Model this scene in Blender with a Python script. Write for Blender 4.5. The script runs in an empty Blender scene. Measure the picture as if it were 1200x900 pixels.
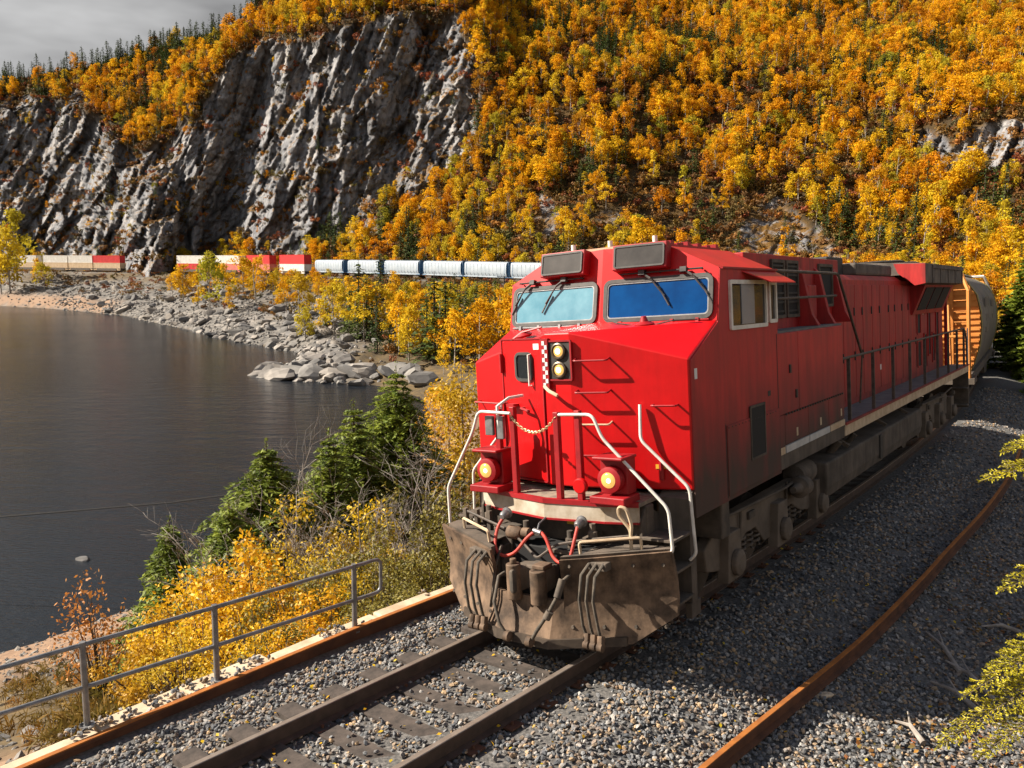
import bpy, bmesh, math, random
import numpy as np
from mathutils import Vector, Matrix
random.seed(7)
rng = np.random.default_rng(7)
SC = bpy.context.scene
COL = SC.collection
D = bpy.data
PI = math.pi

# ------------------------------------------------------------------ camera
FPX, PITCH, CAMH, ROLL = 967.7749, 0.1369, 4.3258, 0.0106
cam_d = D.cameras.new("camera"); cam = D.objects.new("camera", cam_d); COL.objects.link(cam)
cam_d.sensor_width = 36.0; cam_d.lens = FPX / 1200.0 * 36.0
cam_d.clip_start = 0.1; cam_d.clip_end = 6000
_fw = Vector((0, math.cos(PITCH), -math.sin(PITCH))); _up = Vector((0, math.sin(PITCH), math.cos(PITCH))); _rt = Vector((1, 0, 0))
_c, _s = math.cos(ROLL), math.sin(ROLL)
R_ = _c * _rt + _s * _up; U_ = -_s * _rt + _c * _up
cam.matrix_world = Matrix(((R_.x, U_.x, -_fw.x, 0), (R_.y, U_.y, -_fw.y, 0), (R_.z, U_.z, -_fw.z, CAMH), (0, 0, 0, 1)))
SC.camera = cam

# ------------------------------------------------------------------ light
SUN_EL, SUN_DIR = math.radians(36), (-0.998, 0.06)
sdir = Vector((SUN_DIR[0] * math.cos(SUN_EL), SUN_DIR[1] * math.cos(SUN_EL), math.sin(SUN_EL))).normalized()
sl = D.lights.new("sun", 'SUN'); sl.energy = 5.0; sl.angle = math.radians(0.5); sl.color = (1.0, 0.90, 0.76)
so = D.objects.new("sun", sl); COL.objects.link(so); so.rotation_euler = (-sdir).to_track_quat('-Z', 'Y').to_euler(); so.location = (-60, 20, 60)
w = D.worlds.new("World"); SC.world = w; w.use_nodes = True
nt = w.node_tree; nt.nodes.clear()
wo = nt.nodes.new('ShaderNodeOutputWorld'); bg = nt.nodes.new('ShaderNodeBackground'); bg.inputs[1].default_value = 0.05
sky = nt.nodes.new('ShaderNodeTexSky'); sky.sky_type = 'NISHITA'; sky.sun_disc = False; sky.air_density = 0.85; sky.dust_density = 0.4; sky.sun_elevation = SUN_EL
sky.sun_rotation = math.atan2(sdir.x, sdir.y)
tc = nt.nodes.new('ShaderNodeTexCoord'); mp = nt.nodes.new('ShaderNodeMapping'); mp.inputs['Scale'].default_value = (1.0, 1.0, 3.2); mp.inputs['Location'].default_value = (0.3, 0.1, 0.45)
nz = nt.nodes.new('ShaderNodeTexNoise'); nz.inputs['Scale'].default_value = 1.7; nz.inputs['Detail'].default_value = 7; nz.inputs['Roughness'].default_value = 0.55
cr = nt.nodes.new('ShaderNodeValToRGB'); cr.color_ramp.elements[0].position = 0.50; cr.color_ramp.elements[1].position = 0.66
nz2 = nt.nodes.new('ShaderNodeTexNoise'); nz2.inputs['Scale'].default_value = 2.3; nz2.inputs['Detail'].default_value = 5
cr2 = nt.nodes.new('ShaderNodeValToRGB'); e = cr2.color_ramp.elements
e[0].position = 0.38; e[0].color = (2.3, 2.3, 2.34, 1); e[1].position = 0.66; e[1].color = (7.8, 7.8, 7.8, 1)
mx = nt.nodes.new('ShaderNodeMix'); mx.data_type = 'RGBA'
L = nt.links.new
L(tc.outputs['Generated'], mp.inputs['Vector']); L(mp.outputs[0], nz.inputs['Vector']); L(mp.outputs[0], nz2.inputs['Vector'])
sxw = nt.nodes.new('ShaderNodeSeparateXYZ'); L(tc.outputs['Generated'], sxw.inputs[0])
cov = nt.nodes.new('ShaderNodeMapRange'); cov.inputs[1].default_value = 0.36; cov.inputs[2].default_value = 0.90; cov.inputs[3].default_value = 0.36; cov.inputs[4].default_value = -0.12; L(sxw.outputs['Z'], cov.inputs[0])
adc = nt.nodes.new('ShaderNodeMath'); adc.operation = 'ADD'; L(nz.outputs[0], adc.inputs[0]); L(cov.outputs[0], adc.inputs[1]); L(adc.outputs[0], cr.inputs[0]); L(nz2.outputs[0], cr2.inputs[0])
L(cr.outputs[0], mx.inputs['Factor']); L(sky.outputs[0], mx.inputs['A']); L(cr2.outputs[0], mx.inputs['B'])
L(mx.outputs['Result'], bg.inputs[0]); L(bg.outputs[0], wo.inputs[0])
SC.view_settings.view_transform = 'Standard'; SC.view_settings.look = 'None'
SC.view_settings.exposure = 1.2; SC.view_settings.gamma = 1.0; SC.view_settings.use_curve_mapping = False
try:
    SC.cycles.max_bounces = 5; SC.cycles.diffuse_bounces = 2; SC.cycles.glossy_bounces = 3; SC.cycles.transmission_bounces = 4
    SC.cycles.transparent_max_bounces = 6; SC.cycles.use_denoising = True; SC.cycles.caustics_reflective = False; SC.cycles.caustics_refractive = False
except Exception: pass

# ------------------------------------------------------------------ helpers
def clink(o): COL.objects.link(o); return o
def tag(o, label=None, cat=None, group=None, kind=None):
    if label: o['label'] = label
    if cat: o['category'] = cat
    if group: o['group'] = group
    if kind: o['kind'] = kind
    return o
def empty(name, loc=(0, 0, 0), rz=0, label=None, cat=None, group=None, mw=None):
    o = D.objects.new(name, None); clink(o); o.empty_display_size = 0.2
    if mw is not None: o.matrix_world = mw
    else: o.location = loc; o.rotation_euler = (0, 0, rz)
    return tag(o, label, cat, group)

class MB:
    def __init__(s): s.v = []; s.f = []
    def add(s, vs, fs):
        n = len(s.v); s.v += [tuple(x) for x in vs]; s.f += [tuple(i + n for i in q) for q in fs]; return s
    def box(s, a, b):
        (x0, y0, z0), (x1, y1, z1) = a, b
        return s.add([(x0,y0,z0),(x1,y0,z0),(x1,y1,z0),(x0,y1,z0),(x0,y0,z1),(x1,y0,z1),(x1,y1,z1),(x0,y1,z1)],
                     [(0,3,2,1),(4,5,6,7),(0,1,5,4),(1,2,6,5),(2,3,7,6),(3,0,4,7)])
    def obox(s, c, u, v, n):   # centre and three half-axis vectors
        c, u, v, n = Vector(c), Vector(u), Vector(v), Vector(n)
        P = [c + i*u + j*v + k*n for k in (-1, 1) for i, j in ((-1,-1),(1,-1),(1,1),(-1,1))]
        return s.add(P, [(0,3,2,1),(4,5,6,7),(0,1,5,4),(1,2,6,5),(2,3,7,6),(3,0,4,7)])
    def loft(s, A, B, caps=True):
        n = len(A); s.add(list(A) + list(B), [(i, (i+1) % n, n + (i+1) % n, n + i) for i in range(n)] + ([tuple(range(n-1, -1, -1)), tuple(range(n, 2*n))] if caps else []))
        return s
    def prism(s, pts, ax, lo, hi):
        f = {'x': lambda p, t: (t, p[0], p[1]), 'y': lambda p, t: (p[0], t, p[1]), 'z': lambda p, t: (p[0], p[1], t)}[ax]
        return s.loft([f(p, lo) for p in pts], [f(p, hi) for p in pts])
    def cyl(s, p0, p1, r, n=12, r2=None, caps=True):
        p0, p1 = Vector(p0), Vector(p1); d = (p1 - p0).normalized(); a = d.orthogonal().normalized(); b = d.cross(a); r2 = r if r2 is None else r2
        A = [p0 + r*(math.cos(2*PI*i/n)*a + math.sin(2*PI*i/n)*b) for i in range(n)]
        B = [p1 + r2*(math.cos(2*PI*i/n)*a + math.sin(2*PI*i/n)*b) for i in range(n)]
        return s.loft(A, B, caps)
    def lathe(s, prof, p0, d, n=16):
        p0, d = Vector(p0), Vector(d).normalized(); a = d.orthogonal().normalized(); b = d.cross(a); m = len(prof); vs = []
        for r, h in prof: vs += [p0 + h*d + r*(math.cos(2*PI*i/n)*a + math.sin(2*PI*i/n)*b) for i in range(n)]
        fs = [(j*n+i, j*n+(i+1) % n, (j+1)*n+(i+1) % n, (j+1)*n+i) for j in range(m-1) for i in range(n)]
        return s.add(vs, fs + [tuple(range(n-1, -1, -1)), tuple(range((m-1)*n, m*n))])
    def tube(s, pts, r, n=7, closed=False):
        pts = [Vector(p) for p in pts]; m = len(pts); vs = []; a = None
        for i, p in enumerate(pts):
            if closed: d = pts[(i+1) % m] - pts[i-1]
            else: d = pts[min(i+1, m-1)] - pts[max(i-1, 0)]
            d.normalize()
            a = d.orthogonal().normalized() if a is None else (a - a.dot(d)*d).normalized()
            b = d.cross(a); rr = r[i] if isinstance(r, (list, tuple)) else r
            vs += [p + rr*(math.cos(2*PI*k/n)*a + math.sin(2*PI*k/n)*b) for k in range(n)]
        M_ = m if closed else m - 1
        fs = [(i*n+k, i*n+(k+1) % n, ((i+1) % m)*n+(k+1) % n, ((i+1) % m)*n+k) for i in range(M_) for k in range(n)]
        if not closed: fs += [tuple(range(n-1, -1, -1)), tuple(range((m-1)*n, m*n))]
        return s.add(vs, fs)
    def mesh(s, name, smooth=None):
        me = D.meshes.new(name); me.from_pydata(s.v, [], s.f)
        bm = bmesh.new(); bm.from_mesh(me); bmesh.ops.recalc_face_normals(bm, faces=bm.faces); bm.to_mesh(me); bm.free()
        if smooth is not None:
            me.polygons.foreach_set('use_smooth', [True]*len(me.polygons)); me.set_sharp_from_angle(angle=math.radians(smooth))
        return me
    def build(s, name, m, parent=None, bevel=0, smooth=None, label=None):
        me = s.mesh(name, smooth); me.materials.append(m)
        o = D.objects.new(name, me); clink(o)
        if parent is not None: o.parent = parent
        if bevel:
            b = o.modifiers.new('bevel', 'BEVEL'); b.width = bevel; b.segments = 2; b.limit_method = 'ANGLE'; b.angle_limit = math.radians(35)
        if label: o['label'] = label
        return o
def arc_path(P, r, n=5):          # polyline with rounded corners
    P = [Vector(p) for p in P]; out = [P[0]]
    for i in range(1, len(P)-1):
        a, b, c = P[i-1], P[i], P[i+1]; u = (a-b); v = (c-b); q = min(r, u.length*.45, v.length*.45)
        p0 = b + u.normalized()*q; p1 = b + v.normalized()*q
        for k in range(n+1):
            t = k/n; out.append((1-t)**2*p0 + 2*t*(1-t)*b + t*t*p1)
    return out + [P[-1]]
def np_mesh(name, V, F, m=None, smooth=False):
    me = D.meshes.new(name); V = np.asarray(V, np.float32); F = np.asarray(F, np.int32); k = F.shape[1]
    me.vertices.add(len(V)); me.vertices.foreach_set('co', V.ravel())
    me.loops.add(F.size); me.loops.foreach_set('vertex_index', F.ravel())
    me.polygons.add(len(F)); me.polygons.foreach_set('loop_start', np.arange(0, F.size, k, dtype=np.int32))
    if smooth: me.polygons.foreach_set('use_smooth', np.ones(len(F), bool))
    me.update(calc_edges=True)
    if m is not None:
        for q in (m if isinstance(m, (list, tuple)) else [m]): me.materials.append(q)
    return me
def mobj(name, me, parent=None, loc=None):
    o = D.objects.new(name, me); clink(o)
    if parent is not None: o.parent = parent
    if loc is not None: o.location = loc
    return o
def fattr(me, name, arr):
    a = me.attributes.new(name, 'FLOAT', 'POINT'); a.data.foreach_set('value', np.asarray(arr, np.float32))
def copy_thing(o, loc=None, rot=None, scl=None, label=None, parent=None):
    c = o.copy(); clink(c)
    if parent is not None: c.parent = parent
    if loc is not None: c.location = loc
    if rot is not None: c.rotation_euler = rot
    if scl is not None: c.scale = scl
    if label: c['label'] = label
    for ch in o.children: copy_thing(ch, parent=c)
    return c

# ------------------------------------------------------------------ numpy noise
def _hash(ix, iy, iz, seed):
    h = (ix*374761393 + iy*668265263 + iz*2147483647 + seed*1274126177) & 0xFFFFFFFF
    h = ((h ^ (h >> 13)) * 1274126177) & 0xFFFFFFFF
    h = ((h ^ (h >> 16)) * 2246822519) & 0xFFFFFFFF
    return ((h ^ (h >> 15)) & 0xFFFFFF) / float(0xFFFFFF)
def vnoise(P, seed=0):
    P = np.asarray(P, float); i = np.floor(P).astype(np.int64); f = P - i; f = f*f*(3-2*f); r = 0
    for dx in (0, 1):
        for dy in (0, 1):
            for dz in (0, 1):
                wgt = (f[..., 0] if dx else 1-f[..., 0]) * (f[..., 1] if dy else 1-f[..., 1]) * (f[..., 2] if dz else 1-f[..., 2])
                r = r + wgt*_hash(i[..., 0]+dx, i[..., 1]+dy, i[..., 2]+dz, seed)
    return r*2-1
def fbm(P, oct=4, seed=0):
    r = 0; a = 1; t = 0
    for k in range(oct): r = r + a*vnoise(np.asarray(P)*2.0**k, seed+k); t += a; a *= .5
    return r/t
def facet(u, v, seed=0, tilt=1.0):   # blocky cells: each has its own offset and slope (broken rock)
    iu, iv = np.floor(u).astype(np.int64), np.floor(v).astype(np.int64)
    best = np.full(u.shape, 1e9); sec = np.full(u.shape, 1e9); val = np.zeros(u.shape)
    for du in (-1, 0, 1):
        for dv in (-1, 0, 1):
            cu, cv = iu+du, iv+dv; z = np.zeros_like(cu)
            px = cu + _hash(cu, cv, z, seed); py = cv + _hash(cu, cv, z+1, seed)
            dd = (u-px)**2 + (v-py)**2
            h = _hash(cu, cv, z+2, seed)*2-1 + tilt*((u-px)*(_hash(cu, cv, z+3, seed)*2-1) + (v-py)*(_hash(cu, cv, z+4, seed)*2-1))*1.6
            near = dd < best
            sec = np.where(near, best, np.minimum(sec, dd)); val = np.where(near, h, val); best = np.where(near, dd, best)
    return val, np.sqrt(sec) - np.sqrt(best)

# ------------------------------------------------------------------ materials
def mat(name, c1, c2=None, scale=4.0, rough=.7, metal=0.0, bump=0.0, bscale=None, coat=0.0, spec=None, detail=6, pos=(.35, .65), grime=None, rnd=None, trans=0.0, emis=None, streak=0.0):
    """two-tone noise colour; grime = (colour, z low, z high, strength); rnd = list of colours picked by the object's random number"""
    m = D.materials.new(name); m.use_nodes = True; n = m.node_tree.nodes; l = m.node_tree.links.new
    p = n['Principled BSDF']; p.inputs['Roughness'].default_value = rough; p.inputs['Metallic'].default_value = metal
    if coat: p.inputs['Coat Weight'].default_value = coat; p.inputs['Coat Roughness'].default_value = .15
    if spec is not None: p.inputs['Specular IOR Level'].default_value = spec
    t = n.new('ShaderNodeTexCoord'); col = None
    if rnd:
        oi = n.new('ShaderNodeObjectInfo'); r = n.new('ShaderNodeValToRGB'); r.color_ramp.interpolation = 'LINEAR'
        while len(r.color_ramp.elements) < len(rnd): r.color_ramp.elements.new(.5)
        for i, c in enumerate(rnd): r.color_ramp.elements[i].position = i/(len(rnd)-1); r.color_ramp.elements[i].color = (*c, 1)
        l(oi.outputs['Random'], r.inputs[0]); col = r.outputs[0]
    nz = n.new('ShaderNodeTexNoise'); nz.inputs['Scale'].default_value = scale; nz.inputs['Detail'].default_value = detail; nz.inputs['Roughness'].default_value = .6
    l(t.outputs['Object'], nz.inputs['Vector'])
    if c2 is not None:
        r = n.new('ShaderNodeValToRGB'); r.color_ramp.elements[0].position, r.color_ramp.elements[1].position = pos
        l(nz.outputs[0], r.inputs[0])
        if rnd:
            r.color_ramp.elements[0].color = (.62, .62, .62, 1); r.color_ramp.elements[1].color = (1.25, 1.25, 1.25, 1)
            x = n.new('ShaderNodeMix'); x.data_type = 'RGBA'; x.blend_type = 'MULTIPLY'; x.inputs['Factor'].default_value = 1
            l(col, x.inputs['A']); l(r.outputs[0], x.inputs['B']); col = x.outputs['Result']
        else:
            r.color_ramp.elements[0].color = (*c1, 1); r.color_ramp.elements[1].color = (*c2, 1); col = r.outputs[0]
    elif col is None: p.inputs['Base Color'].default_value = (*c1, 1)
    if streak and col:
        sm_ = n.new('ShaderNodeMapping'); sm_.inputs['Scale'].default_value = (3.0, 3.0, .35); l(t.outputs['Object'], sm_.inputs[0]); sn = n.new('ShaderNodeTexNoise'); sn.inputs['Scale'].default_value = 2.2; sn.inputs['Detail'].default_value = 9; sn.inputs['Roughness'].default_value = .7; l(sm_.outputs[0], sn.inputs['Vector'])
        sr = n.new('ShaderNodeValToRGB'); sr.color_ramp.elements[0].position = .36; sr.color_ramp.elements[0].color = (.55, .55, .55, 1); sr.color_ramp.elements[1].position = .60; sr.color_ramp.elements[1].color = (1.1, 1.1, 1.1, 1); l(sn.outputs[0], sr.inputs[0])
        sx_ = n.new('ShaderNodeMix'); sx_.data_type = 'RGBA'; sx_.blend_type = 'MULTIPLY'; sx_.inputs['Factor'].default_value = streak; l(col, sx_.inputs['A']); l(sr.outputs[0], sx_.inputs['B']); col = sx_.outputs['Result']
    if grime:
        gc, z0, z1, gs = grime
        sx = n.new('ShaderNodeSeparateXYZ'); l(t.outputs['Object'], sx.inputs[0])
        mr = n.new('ShaderNodeMapRange'); mr.inputs[1].default_value = z1; mr.inputs[2].default_value = z0; l(sx.outputs['Z'], mr.inputs[0])
        g2 = n.new('ShaderNodeTexNoise'); g2.inputs['Scale'].default_value = 1.3; g2.inputs['Detail'].default_value = 8
        st = n.new('ShaderNodeMapping'); st.inputs['Scale'].default_value = (1.5, 1.5, .45); l(t.outputs['Object'], st.inputs['Vector']); l(st.outputs[0], g2.inputs['Vector'])
        ad = n.new('ShaderNodeMath'); ad.operation = 'MULTIPLY_ADD'; ad.inputs[1].default_value = 1.1; ad.inputs[2].default_value = -.55; l(g2.outputs[0], ad.inputs[0])
        a2 = n.new('ShaderNodeMath'); a2.operation = 'ADD'; a2.use_clamp = True; l(mr.outputs[0], a2.inputs[0]); l(ad.outputs[0], a2.inputs[1])
        a3 = n.new('ShaderNodeMath'); a3.operation = 'MULTIPLY'; a3.inputs[1].default_value = gs; l(a2.outputs[0], a3.inputs[0])
        x = n.new('ShaderNodeMix'); x.data_type = 'RGBA'; x.inputs['B'].default_value = (*gc, 1)
        if col: l(col, x.inputs['A'])
        else: x.inputs['A'].default_value = (*c1, 1)
        l(a3.outputs[0], x.inputs['Factor']); col = x.outputs['Result']
        rr = n.new('ShaderNodeMapRange'); rr.inputs[3].default_value = rough; rr.inputs[4].default_value = .9; l(a3.outputs[0], rr.inputs[0]); l(rr.outputs[0], p.inputs['Roughness'])
    if col: l(col, p.inputs['Base Color'])
    if bump:
        b = n.new('ShaderNodeBump'); b.inputs['Strength'].default_value = bump; b.inputs['Distance'].default_value = .02
        if bscale:
            nb = n.new('ShaderNodeTexNoise'); nb.inputs['Scale'].default_value = bscale; nb.inputs['Detail'].default_value = 5; l(t.outputs['Object'], nb.inputs['Vector']); l(nb.outputs[0], b.inputs['Height'])
        else: l(nz.outputs[0], b.inputs['Height'])
        l(b.outputs[0], p.inputs['Normal'])
    if trans:
        tr = n.new('ShaderNodeBsdfTranslucent'); mxs = n.new('ShaderNodeMixShader'); mxs.inputs[0].default_value = trans
        if col: l(col, tr.inputs[0])
        else: tr.inputs[0].default_value = (*c1, 1)
        l(p.outputs[0], mxs.inputs[1]); l(tr.outputs[0], mxs.inputs[2]); l(mxs.outputs[0], n['Material Output'].inputs[0])
    if emis:
        p.inputs['Emission Color'].default_value = (*emis[0], 1); p.inputs['Emission Strength'].default_value = emis[1]
    return m

DIRT = (.06, .045, .034)
M = {}
M['red'] = mat('red_paint', (.47, .0015, .003), (.58, .003, .005), 2.2, rough=.42, coat=.08, spec=.35, bump=.03, bscale=4, streak=.22)
M['red_side'] = mat('red_paint_dirty', (.40, .012, .013), (.52, .014, .014), 1.4, rough=.55, bump=.04, bscale=5, grime=(DIRT, 1.75, 3.0, .97), streak=.5)
M['red_hood'] = mat('red_paint_weathered', (.36, .014, .014), (.47, .018, .016), 1.6, rough=.6, bump=.04, bscale=5, grime=(DIRT, 1.2, 2.4, .85), streak=.8)
M['truck'] = mat('dusty_truck_steel', (.09, .07, .052), (.16, .125, .095), 3, rough=.85, bump=.12, bscale=14)
M['red_part'] = mat('red_fittings', (.24, .004, .008), (.34, .006, .010), 6, rough=.5)
M['roof'] = mat('sooty_roof', (.07, .06, .052), (.17, .14, .12), 2.5, rough=.85)
M['under'] = mat('grimy_steel', (.055, .045, .036), (.135, .105, .08), 3.5, rough=.85, bump=.12, bscale=18)
M['tank'] = mat('dusty_tank', (.065, .052, .04), (.125, .10, .08), 2.2, rough=.85, bump=.1, bscale=9, streak=.7)
M['plow'] = mat('rusty_plow', (.045, .027, .016), (.20, .128, .08), 4.5, rough=.8, bump=.14, bscale=30, pos=(.34, .62), detail=12, streak=.6)
M['dark'] = mat('dark_metal', (.016, .015, .014), (.04, .036, .032), 8, rough=.65)
M['black'] = mat('black_opening', (.008, .008, .009), rough=.8)
M['rubber'] = mat('rubber', (.03, .03, .03), (.07, .065, .06), 9, rough=.55)
M['steelframe'] = mat('window_frame_metal', (.18, .19, .20), (.34, .34, .34), 6, rough=.45, metal=.3)
M['band'] = mat('cream_band', (.32, .25, .17), (.56, .50, .41), 4, rough=.6)
M['white'] = mat('white_paint', (.62, .58, .52), (.80, .77, .72), 7, rough=.45)
M['beige'] = mat('worn_beige', (.42, .30, .19), (.60, .47, .32), 5, rough=.7)
M['deck'] = mat('deck_boards', (.15, .125, .10), (.30, .245, .18), 7, rough=.85)
M['walk'] = mat('walkway_grey', (.10, .105, .11), (.17, .17, .17), 4, rough=.85)
M['pipe'] = mat('dark_handrail', (.05, .042, .035), (.12, .09, .07), 9, rough=.7)
M['glass'] = mat('windscreen_glass', (.0003, .034, .14), (.001, .06, .22), 2.2, rough=.05, spec=.35)  # tinted glass, with the blue sky reflection mixed into its colour
M['glassreflect'] = mat('painted_reflection_glass', (.09, .24, .32), (.16, .34, .42), 2.5, rough=.12, spec=.5)  # bright cloud reflection painted as a paler teal base colour
M['glassdark'] = mat('dark_glass', (.012, .014, .016), rough=.08, spec=.6)
M['slide'] = mat('pale_sliding_pane', (.20, .21, .24), (.25, .26, .28), 2, rough=.2)
M['numglass'] = mat('number_box_glass', (.045, .042, .04), (.075, .07, .065), 3, rough=.25)
M['lamp'] = mat('lamp_lens', (.38, .20, .05), rough=.2, emis=((1.0, .55, .14), .40))
M['lampcore'] = mat('lamp_bulb', (1, 1, .9), rough=.2, emis=((1.0, .88, .62), 2.6))
M['lampring'] = mat('lamp_housing', (.10, .08, .06), (.2, .17, .13), 8, rough=.4, metal=.6)
M['hose'] = mat('hose_rubber', (.05, .042, .034), (.12, .095, .07), 12, rough=.8)
M['redhose'] = mat('red_cable', (.42, .03, .025), (.56, .08, .05), 14, rough=.6)
M['brass'] = mat('chain_metal', (.45, .36, .2), (.6, .5, .3), 20, rough=.4, metal=.6)
M['yellow'] = mat('yellow_sticker', (.7, .45, .03), rough=.6)
M['sticker'] = mat('white_sticker', (.75, .74, .72), rough=.6)
M['greypaint'] = mat('grey_stripe', (.42, .42, .41), (.55, .54, .52), 5, rough=.6)
M['wheel'] = mat('wheel_steel', (.06, .045, .036), (.11, .085, .065), 6, rough=.6, metal=.4)
M['railsteel'] = mat('rail_steel', (.055, .035, .026), (.10, .062, .045), 6, rough=.7, metal=.2)
M['railhead'] = mat('worn_rail_head', (.24, .19, .155), (.34, .28, .235), 5, rough=.42, metal=.5)
M['rust'] = mat('sunlit_orange_rust', (.24, .075, .012), (.40, .135, .018), 5, rough=.9, bump=.1, bscale=30)  # tops of the rusty bars, sunlight put into the colour
M['rustdark'] = mat('dark_and_shaded_rust', (.075, .03, .016), (.14, .055, .025), 4, rough=.9, bump=.1, bscale=25)  # shade painted on the rusty bar sides; plain dark rust on tie plates
M['tie'] = mat('creosoted_tie', (.035, .028, .024), (.085, .066, .055), 7, rough=.9, bump=.3, bscale=20)
M['galv'] = mat('galvanised_steel', (.16, .16, .165), (.27, .27, .275), 8, rough=.45, metal=.55)
M['concrete'] = mat('old_concrete', (.42, .31, .20), (.62, .50, .36), 3, rough=.9, bump=.2, bscale=14)

# ------------------------------------------------------------------ the line of the track (plan), sampled as a polyline
TH0, KAP, TPX, TPY, BANK, GRADE = 0.68056, 0.00399, 0.8331, 9.8579, 0.0861, -0.0179
def _arc(s):
    n = 24; ds = s/n; x, y = TPX, TPY
    for i in range(n):
        th = TH0 - KAP*ds*(i+.5); x += math.sin(th)*ds; y += math.cos(th)*ds
    return x, y
_near = [(*_arc(s), GRADE*s, BANK) for s in np.arange(-34, 76.1, 1.0)]
_ctl = [(40.5, 78.9, -1.40, .06), (46.5, 105, -1.1, .03), (46, 132, -.4, .02), (36, 158, .5, .02), (21, 174, 1.1, 0), (4.5, 187, 1.45, 0), (-24, 214, 1.9, 0),
        (-58, 247, 2.15, 0), (-92, 282, 2.2, 0), (-124, 304, 2.2, 0), (-155, 322, 2.2, 0), (-208, 348, 2.2, 0), (-300, 392, 2.2, 0), (-400, 440, 2.2, 0)]
_all = [np.array(q) for q in ([_near[-1]] + _ctl)]
_far = []
for i in range(len(_all)-1):
    p0 = np.array(_near[-6]) if i == 0 else _all[i-1]; p1, p2 = _all[i], _all[i+1]; p3 = _all[min(i+2, len(_all)-1)]
    if i == 0: p0 = p1 - (np.array(_near[-1])-np.array(_near[-4]))
    m = max(3, int(np.linalg.norm((p2-p1)[:2])/2.5))
    for k in range(1, m+1):
        t = k/m; _far.append(.5*((2*p1) + (-p0+p2)*t + (2*p0-5*p1+4*p2-p3)*t*t + (-p0+3*p1-3*p2+p3)*t**3))
TP = np.array(_near + _far)                              # x, y, z, bank
TS = np.concatenate([[0], np.cumsum(np.hypot(*np.diff(TP[:, :2], axis=0).T))]) - 34.0
_tan = np.gradient(TP[:, :2], axis=0); _tan /= np.linalg.norm(_tan, axis=1)[:, None]
def frame(s, t=0.0, z=0.0):
    """point of the track at arc length s, offset t to the right and z above the rails; tangent, right and up too"""
    c = np.array([np.interp(s, TS, TP[:, i]) for i in range(4)]); d = np.array([np.interp(s, TS, _tan[:, 0]), np.interp(s, TS, _tan[:, 1])]); d /= np.linalg.norm(d)
    r = np.array([d[1], -d[0]]); cb, sb = math.cos(c[3]), math.sin(c[3])
    P = np.array([c[0] + r[0]*(t*cb - z*sb), c[1] + r[1]*(t*cb - z*sb), c[2] + z*cb + t*sb])
    return P, d, r, c[3]
def track_st(X, Y):
    """arc length and right-hand offset of plan points (vectorised)"""
    X, Y = np.asarray(X, float).ravel(), np.asarray(Y, float).ravel(); bd = np.full(X.shape, 1e18); bs = np.zeros(X.shape); bt = np.zeros(X.shape)
    for i in range(0, len(TP)-1):
        ax, ay = TP[i, :2]; bx, by = TP[i+1, :2]; dx, dy = bx-ax, by-ay; l2 = dx*dx+dy*dy
        u = np.clip(((X-ax)*dx + (Y-ay)*dy)/l2, 0, 1); ex, ey = X-ax-u*dx, Y-ay-u*dy; dd = ex*ex+ey*ey
        k = dd < bd; bd = np.where(k, dd, bd); bs = np.where(k, TS[i]+u*math.sqrt(l2), bs)
        bt = np.where(k, np.sqrt(dd)*np.where(ex*dy - ey*dx > 0, 1, -1), bt)
    return bs, bt

# ------------------------------------------------------------------ the bay
WATER = -10.0
SHORE = np.array([(-130, -110), (-72, -30), (-46, 4), (-30, 18), (-21, 26.5), (-18, 30), (-16, 33), (-11, 41), (-8, 55), (-7, 75), (-10, 92), (-17, 102), (-24, 104.5), (-31, 107), (-34.5, 112), (-33, 118), (-30, 128),
                  (-37, 142), (-55, 163), (-71, 186), (-95, 217), (-112, 241), (-135, 262), (-153, 276), (-182, 294), (-240, 312), (-330, 310), (-430, 290)], float)
def shore_sd(X, Y):               # signed distance, positive on land
    X, Y = np.asarray(X, float).ravel(), np.asarray(Y, float).ravel(); bd = np.full(X.shape, 1e18)
    for a, b in zip(SHORE[:-1], SHORE[1:]):
        d = b-a; u = np.clip(((X-a[0])*d[0] + (Y-a[1])*d[1])/(d@d), 0, 1); bd = np.minimum(bd, (X-a[0]-u*d[0])**2 + (Y-a[1]-u*d[1])**2)
    poly = np.vstack([SHORE, [(-700, 290), (-700, -110)]]); ins = np.zeros(X.shape, bool); n = len(poly)
    for i in range(n):
        (x1, y1), (x2, y2) = poly[i], poly[(i+1) % n]
        if y1 == y2: continue
        c = ((y1 > Y) != (y2 > Y)) & (X < (x2-x1)*(Y-y1)/(y2-y1) + x1); ins ^= c
    return np.sqrt(bd)*np.where(ins, -1, 1)
WALL_T = -2.12
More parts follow.
